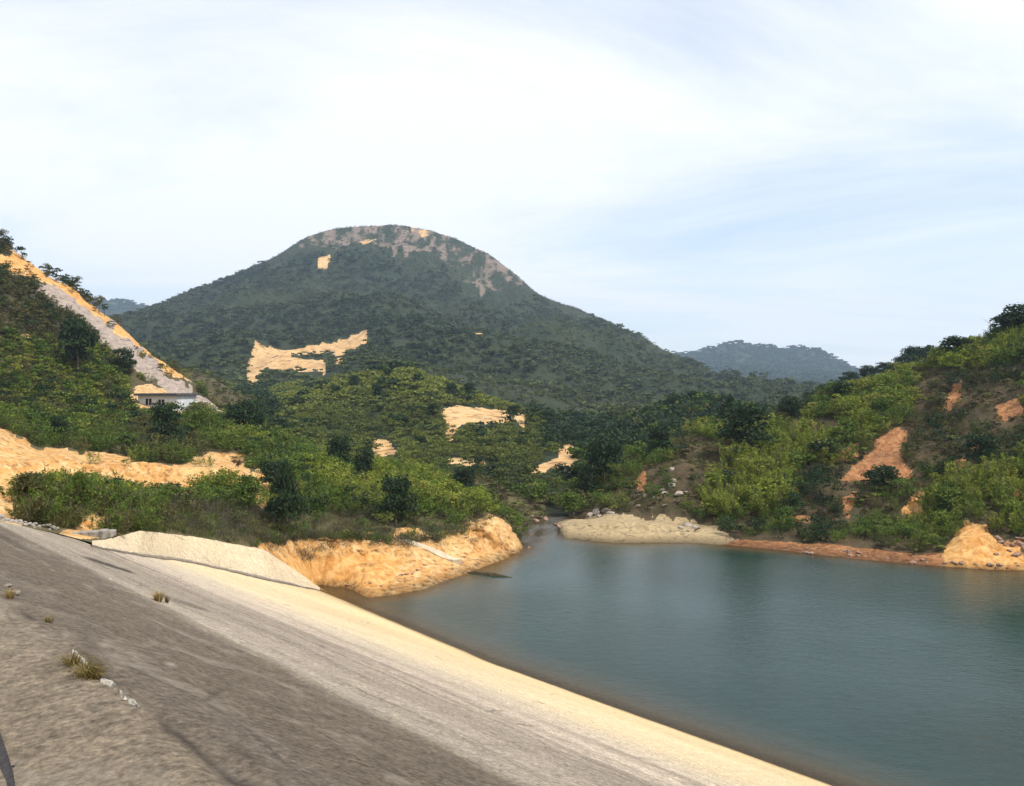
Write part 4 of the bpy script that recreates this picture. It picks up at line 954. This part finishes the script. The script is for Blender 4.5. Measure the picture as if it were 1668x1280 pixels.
def box(x0, x1, y0, y1, z0, z1):
    V = [(x, y, z) for x in (x0, x1) for y in (y0, y1) for z in (z0, z1)]
    return V, [(0, 1, 3, 2), (4, 6, 7, 5), (0, 4, 5, 1), (2, 3, 7, 6), (0, 2, 6, 4), (1, 5, 7, 3)]
def boxmesh(name, parts, bev=.0):
    me = pymesh(name, *join_vf(parts)); return me
def building():
    g = at(lhill, 266, 664, (.6, 2.2)); d = g[1]; u = d/F
    root = D.objects.new('building', None); col.objects.link(root); root.location = (g[0]-0, g[1]-2.5, H-(668-HY)*u); root.rotation_euler = (0, 0, math.radians(-14))
    props(root, 'small flat roofed white building at the foot of the rock scar', 'building')
    W = 36*u; hh = 24*u; dp = 5
    link('wall', boxmesh('wall', [box(-W, -W+.25, 0, dp, -2, hh), box(W-.25, W, 0, dp, -2, hh), box(-W+.25, W-.25, dp-.25, dp, -2, hh),
        box(-W+.25, -W*.62, 0, .25, -2, hh), box(-W*.3, W*.03, 0, .25, -2, hh), box(W*.36, W-.25, 0, .25, -2, hh),
        box(-W*.62, -W*.3, 0, .25, -2, hh*.35), box(-W*.62, -W*.3, 0, .25, hh*.8, hh), box(W*.03, W*.36, 0, .25, hh*.75, hh), box(W*.03, W*.36, 0, .25, -2, hh*.3)]), M['render'], root)
    link('roof', boxmesh('roof', [box(-W-.4, W+.4, -.6, dp+.4, hh+.003, hh+.36)]), M['roof'], root)
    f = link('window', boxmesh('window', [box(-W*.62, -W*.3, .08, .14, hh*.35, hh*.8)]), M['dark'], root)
    link('frame', boxmesh('frame', [box(-W*.47, -W*.45, .03, .077, hh*.35, hh*.8), box(-W*.62, -W*.3, .0, .03, hh*.33, hh*.37)]), M['whitepaint'], f)
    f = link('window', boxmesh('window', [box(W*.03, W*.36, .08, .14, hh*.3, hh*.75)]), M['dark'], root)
    link('frame', boxmesh('frame', [box(W*.18, W*.2, .03, .077, hh*.3, hh*.75), box(W*.03, W*.36, .0, .03, hh*.28, hh*.32)]), M['whitepaint'], f)
building()
# two small white sheets lying in the scrub
for (x, y, rows, wp, lab) in ((497, 748, (6, 9), 15, 'small white metal sheet roof showing among green shrubs'), (392, 806, (4, 6), 16, 'white board lying tilted at the end of the ochre sand wall')):
    g = at(bank, x, y, rows); u = g[1]/F; s_ = wp*u/2
    o = link('sheet', pymesh('sheet', [(-s_, -s_*.5, .0), (s_, -s_*.5, .0), (s_, s_*.5, s_*.5), (-s_, s_*.5, s_*.5), (-s_, -s_*.5, .06), (s_, -s_*.5, .06), (s_, s_*.5, s_*.5+.06), (-s_, s_*.5, s_*.5+.06)],
        [(0, 3, 2, 1), (4, 5, 6, 7), (0, 1, 5, 4), (1, 2, 6, 5), (2, 3, 7, 6), (3, 0, 4, 7)]), M['whitepaint'], None, (g[0], g[1]-1.5, H-(y-HY)*u+.3))
    props(o, lab, 'sheet')
    if y < 780:
        for sx in (-1, 1): link('post', pymesh('post', *tube([(sx*s_*.8, 0, -1.6), (sx*s_*.8, 0, .0)], [.04, .04], 5)), M['whitepaint'], o)
# rubble wall at the end of the dam crest
def rubble_wall():
    r = np.random.default_rng(3); xs = np.arange(-60, 112, 7.5); parts = []
    for row in range(3):
        for x in xs+row*1.7:
            d = np.interp(x, [-60, 0, 110], [15.9, 18.3, 23.0])+r.uniform(-.1, .1)+row*.15; y = np.interp(x, [-60, 0, 60, 110], [840, 854, 865, 878])-row*5.5+r.normal(0, 1.6)
            p_ = P(x, y, d); sz = r.uniform(3.5, 7)*d/F
            m_ = RK[int(r.integers(0, 5))]; R_ = r.uniform(.8, 1.2, 3)*sz
            n_ = len(m_.vertices); co = np.empty(n_*3, np.float32); m_.vertices.foreach_get('co', co); co = co.reshape(-1, 3)
            a = r.uniform(0, 6.28); rot = np.array([[math.cos(a), -math.sin(a), 0], [math.sin(a), math.cos(a), 0], [0, 0, 1]])
            parts.append((list((co*R_)@rot.T+p_), [tuple(f.vertices) for f in m_.polygons]))
    o = link('rubble_wall', pymesh('rubble_wall', *join_vf(parts), True), M['rubble']); props(o, 'low grey rubble stone wall closing the top end of the dam', 'wall')
rubble_wall()
def kerb_blocks():
    for k, (x0, x1, y0, y1) in enumerate([(108, 124, 866, 879), (126, 140, 865, 878), (142, 158, 863, 877), (160, 174, 862, 876), (175, 186, 862, 872)]):
        d = np.interp(x0, [108, 175], [22.9, 24.0]); A = P(x0, y1, d); B = P(x1, y0, d); 
        o = link('concrete_block', boxmesh('concrete_block', [box(-(B[0]-A[0])/2, (B[0]-A[0])/2, -.16, .16, 0, B[2]-A[2]+.02*(k % 2))]), M['rubble'], None, ((A[0]+B[0])/2, d, A[2]-.03))
        o.rotation_euler = (.03*k-.05, .02*(k % 3), .12*((k*7) % 3-1))
        b = o.modifiers.new('bevel', 'BEVEL'); b.width = .025; b.segments = 2
        props(o, 'weathered pale concrete block in the short row beside the rubble wall', 'block', 'concrete blocks at the dam end')
kerb_blocks()
def ramp():
    pts = [(658, 866), (668, 872), (680, 880), (692, 887), (704, 894), (716, 902), (730, 911), (744, 920)]
    V = []; zz = [at(bank, x, y, (.8, 3.3)) for x, y in pts]
    for k, c in enumerate(zz):
        c = c.copy(); lo = zz[max(0, k-1):k+2]; c[2] = np.mean([q[2] for q in lo])+.16; c[1] = np.mean([q[1] for q in lo])-.1
        V += [c+np.array([-.34, 0, 0]), c+np.array([.38, .25, .02]), c+np.array([.38, .25, -1.0]), c+np.array([-.34, 0, -1.0])]
    Fc = [(0, 1, 2, 3)[::-1]]
    for i in range(len(pts)-1):
        for k in range(4): Fc.append((i*4+k, i*4+(k+1) % 4, i*4+4+(k+1) % 4, i*4+4+k))
    e = (len(pts)-1)*4; Fc.append((e, e+1, e+2, e+3))
    o = link('concrete_ramp', pymesh('concrete_ramp', V, Fc), M['palecon']); props(o, 'narrow pale concrete ramp running down the ochre bank to the beach', 'ramp')
ramp()
def spit():
    xs = np.linspace(-1, 1, 30); ys = np.linspace(-1, 1, 12); X, Y = np.meshgrid(xs, ys); Z = .22*(1-np.abs(X)**2-Y**2)+.06*fbm(np.stack([X*3, Y*2, 0*X], -1), 1.5, 3, 2)
    c = P(793, 936, 62.7); c[2] = -.03; G = np.stack([X*2.0+c[0], Y*.22-X*.9+c[1], Z+c[2]], -1); me = grid_mesh('mud_bank', G); fattr(me, 'soil', np.full(X.shape, 0.)); fattr(me, 'rock', np.zeros(X.shape))
    props(link('mud_bank', me, M['bank']), 'dark mud spit just breaking the water off the ochre bank', None, None, 'structure')
spit()

# ---- weeds and debris on the dam
def tuft(pos, h, n, cols, label, spread=.5, name='grass_tuft', seed=1):
    r = np.random.default_rng(seed); a = r.uniform(0, 6.28, n); rad = r.uniform(0, .3*spread, n)*h
    b = np.stack([np.cos(a)*rad, np.sin(a)*rad, np.zeros(n)-.01], -1); ln = h*r.uniform(.45, 1.05, n); out = np.stack([np.cos(a), np.sin(a), 0*a], -1)
    lean = r.uniform(.1, spread*1.3, n)
    mid = b+out*(lean*ln*.35)[:, None]+np.array([0, 0, 1])*(ln*.55)[:, None]; tip = b+out*(lean*ln)[:, None]+np.array([0, 0, 1])*(ln*(1-.35*lean))[:, None]
    side = np.stack([-np.sin(a+r.normal(0, .6, n)), np.cos(a), 0*a], -1); w_ = (h*.022*r.uniform(.6, 1.4, n))[:, None]
    Q1 = np.stack([b-side*w_, b+side*w_, mid+side*w_*.8, mid-side*w_*.8], 1); Q2 = np.stack([mid-side*w_*.8, mid+side*w_*.8, tip+side*w_*.1, tip-side*w_*.1], 1)
    c = np.array(cols)[r.integers(0, len(cols), n)]*r.uniform(.75, 1.25, (n, 1))
    o = link(name, leaf_mesh(name, np.concatenate([Q1, Q2]), np.concatenate([c, c])), None, None, pos); return props(o, label, 'weed')
STRAW = [(.42, .29, .11), (.33, .22, .08), (.22, .17, .06)]; WEED = [(.20, .15, .045), (.26, .18, .06), (.12, .11, .03)]
def dam_at(px, py):
    a = (px-CX)/F; b = (py-HY)/F; k = .4775
    z = 1.6/b
    if (a+1)*z/SQ > 1.5: z = (1.6-k*1.5)/(b-k*(a+1)/SQ)
    q = np.array([a*z, z, H-b*z]); q[2] += float(dam_dz(np.array((q[0]+z)/SQ), np.array((z-q[0])/SQ))); return q
tuft(dam_at(258, 976), .19, 130, STRAW, 'dry straw coloured weed growing from the joint halfway along the dam face', .7, seed=2)
tuft(dam_at(272, 978), .16, 40, [(.16, .10, .05)], 'small brown twiggy weed beside the straw coloured one on the dam face', .5, seed=3)
for k, (x, y, h_, lab) in enumerate([(118, 1092, .10, 'top'), (138, 1108, .13, 'middle'), (152, 1112, .10, 'low')]):
    tuft(dam_at(x, y), h_, 120, WEED, 'low brown green weed clump in the crest joint, %s of three beside broken mortar' % lab, 1.1, seed=10+k)
tuft(dam_at(16, 978), .10, 90, STRAW, 'small dry weed on the crest edge near the pale stone', .9, seed=15)
tuft(dam_at(78, 1022), .08, 60, WEED, 'tiny flat weed on the crest edge between the other two', 1.1, seed=16)
def chip(px, py, sx, sy, sz, label, red=False, seed=0):
    g = dam_at(px, py); u = g[1]/F
    o = link('stone', (RKm if red else RK)[seed % 5], None, None, g+np.array([0, 0, sz*u*.3])); o.scale = (sx*u, sy*u*2, sz*u); o.rotation_euler = (0, 0, .78)
    props(o, label, 'stone')
chip(24, 974, 9, 5, 8, 'grey stone lying on the crest edge beside the dry weed', False, 1)
chip(14, 962, 7, 4, 5, 'smaller grey stone behind the one on the crest edge', False, 2)
def mortar():
    # broken pale mortar bed showing along the crest joint, in three ragged patches
    line = np.array([(118, 1074), (135, 1084), (150, 1100), (168, 1114), (180, 1120), (194, 1132), (208, 1146), (228, 1162)], float)
    for k, (lo, hi, w_, lab) in enumerate(((0, 1.7, 5, 'top'), (2.9, 4.6, 8, 'middle'), (4.8, 7, 6, 'bottom'))):
        qs = np.linspace(lo, hi, 70); lx = np.interp(qs, range(8), line[:, 0]); ly = np.interp(qs, range(8), line[:, 1]); G = np.zeros((13, 70, 3))
        for c in range(70):
            taper = math.sin(math.pi*(c+.5)/70)**.5
            for r_ in range(13):
                v = (r_-6)/6; nn = float(fbm(np.array([c*.16, (r_ > 6)*5., k*9.]), 1, 4, 3))
                g = dam_at(lx[c]+v*w_*taper*(.75+.9*nn), ly[c]-v*w_*.55*taper*(.75+.9*nn)); g[2] += -.012+.024*(1-v*v)+.012*float(fbm(np.array([c*.35, r_*.5, k*3.]), 1, 3, 5)); G[r_, c] = g
        o = link('mortar_patch', grid_mesh('mortar_patch', G), M['mortar']); props(o, 'ragged pale mortar patch along the crest joint beside the weeds, %s of three' % lab, 'debris')
mortar()
def asphalt():
    pts = [(-200, 1165), (-30, 1178), (-6, 1192), (1, 1216), (12, 1250), (22, 1285), (38, 1400), (-200, 1400)]
    V = []
    for x, y in pts: g = dam_at(x, y); V.append((g[0], g[1], g[2]+.012))
    n = len(V); V += [(v[0], v[1], v[2]-.1) for v in V]
    me = pymesh('asphalt_path', V, [tuple(range(n))[::-1]]+[(a, (a+1) % n, n+(a+1) % n, n+a) for a in range(n)])
    props(link('asphalt_path', me, plain('asphalt', (.035, .03, .033), (.06, .055, .056), 40, .95, .8, .01)), 'corner of a dark asphalt path on the dam crest', None, None, 'structure')
    chip(20, 1266, 5, 3, 4, 'tiny pale pebble on the dark asphalt corner', False, 3)
asphalt()

# ------------------------------------------------------------------ air
def haze():
    V, Fc = box(-4500, 4500, -600, 4200, -40, 420)
    o = link('haze', pymesh('haze', V, Fc)); m = D.materials.new('haze'); m.use_nodes = True; nt = m.node_tree; nt.nodes.clear()
    out = nt.nodes.new('ShaderNodeOutputMaterial'); v = nt.nodes.new('ShaderNodeVolumePrincipled'); v.inputs['Color'].default_value = (.60, .77, 1.0, 1)
    v.inputs['Density'].default_value = .00016; v.inputs['Anisotropy'].default_value = .2; nt.links.new(v.outputs[0], out.inputs['Volume'])
    o.data.materials.append(m); props(o, 'thin blue haze in the valley air', None, None, 'stuff')
haze()
print('shrubs', n_shrub, 'objects', len(D.objects))
# look-alikes that share a label: say which one of its small set each is, by its place in the row
bpy.context.view_layer.update()
sets = {}
for o in col.objects:
    if o.parent is None and o.get('category') in ('shrub', 'boulder', 'block', 'stone'): sets.setdefault(o['label'], []).append(o)
for lab, os_ in sets.items():
    if 2 <= len(os_) <= 20:
        os_.sort(key=lambda o: o.location.x/max(o.location.y, 1))
        for k, o in enumerate(os_):
            q = 'leftmost' if k == 0 else ('rightmost' if k == len(os_)-1 else ORD[k]+' from left')
            if len((lab+' '+q).split()) <= 16: o['label'] = lab+', '+q
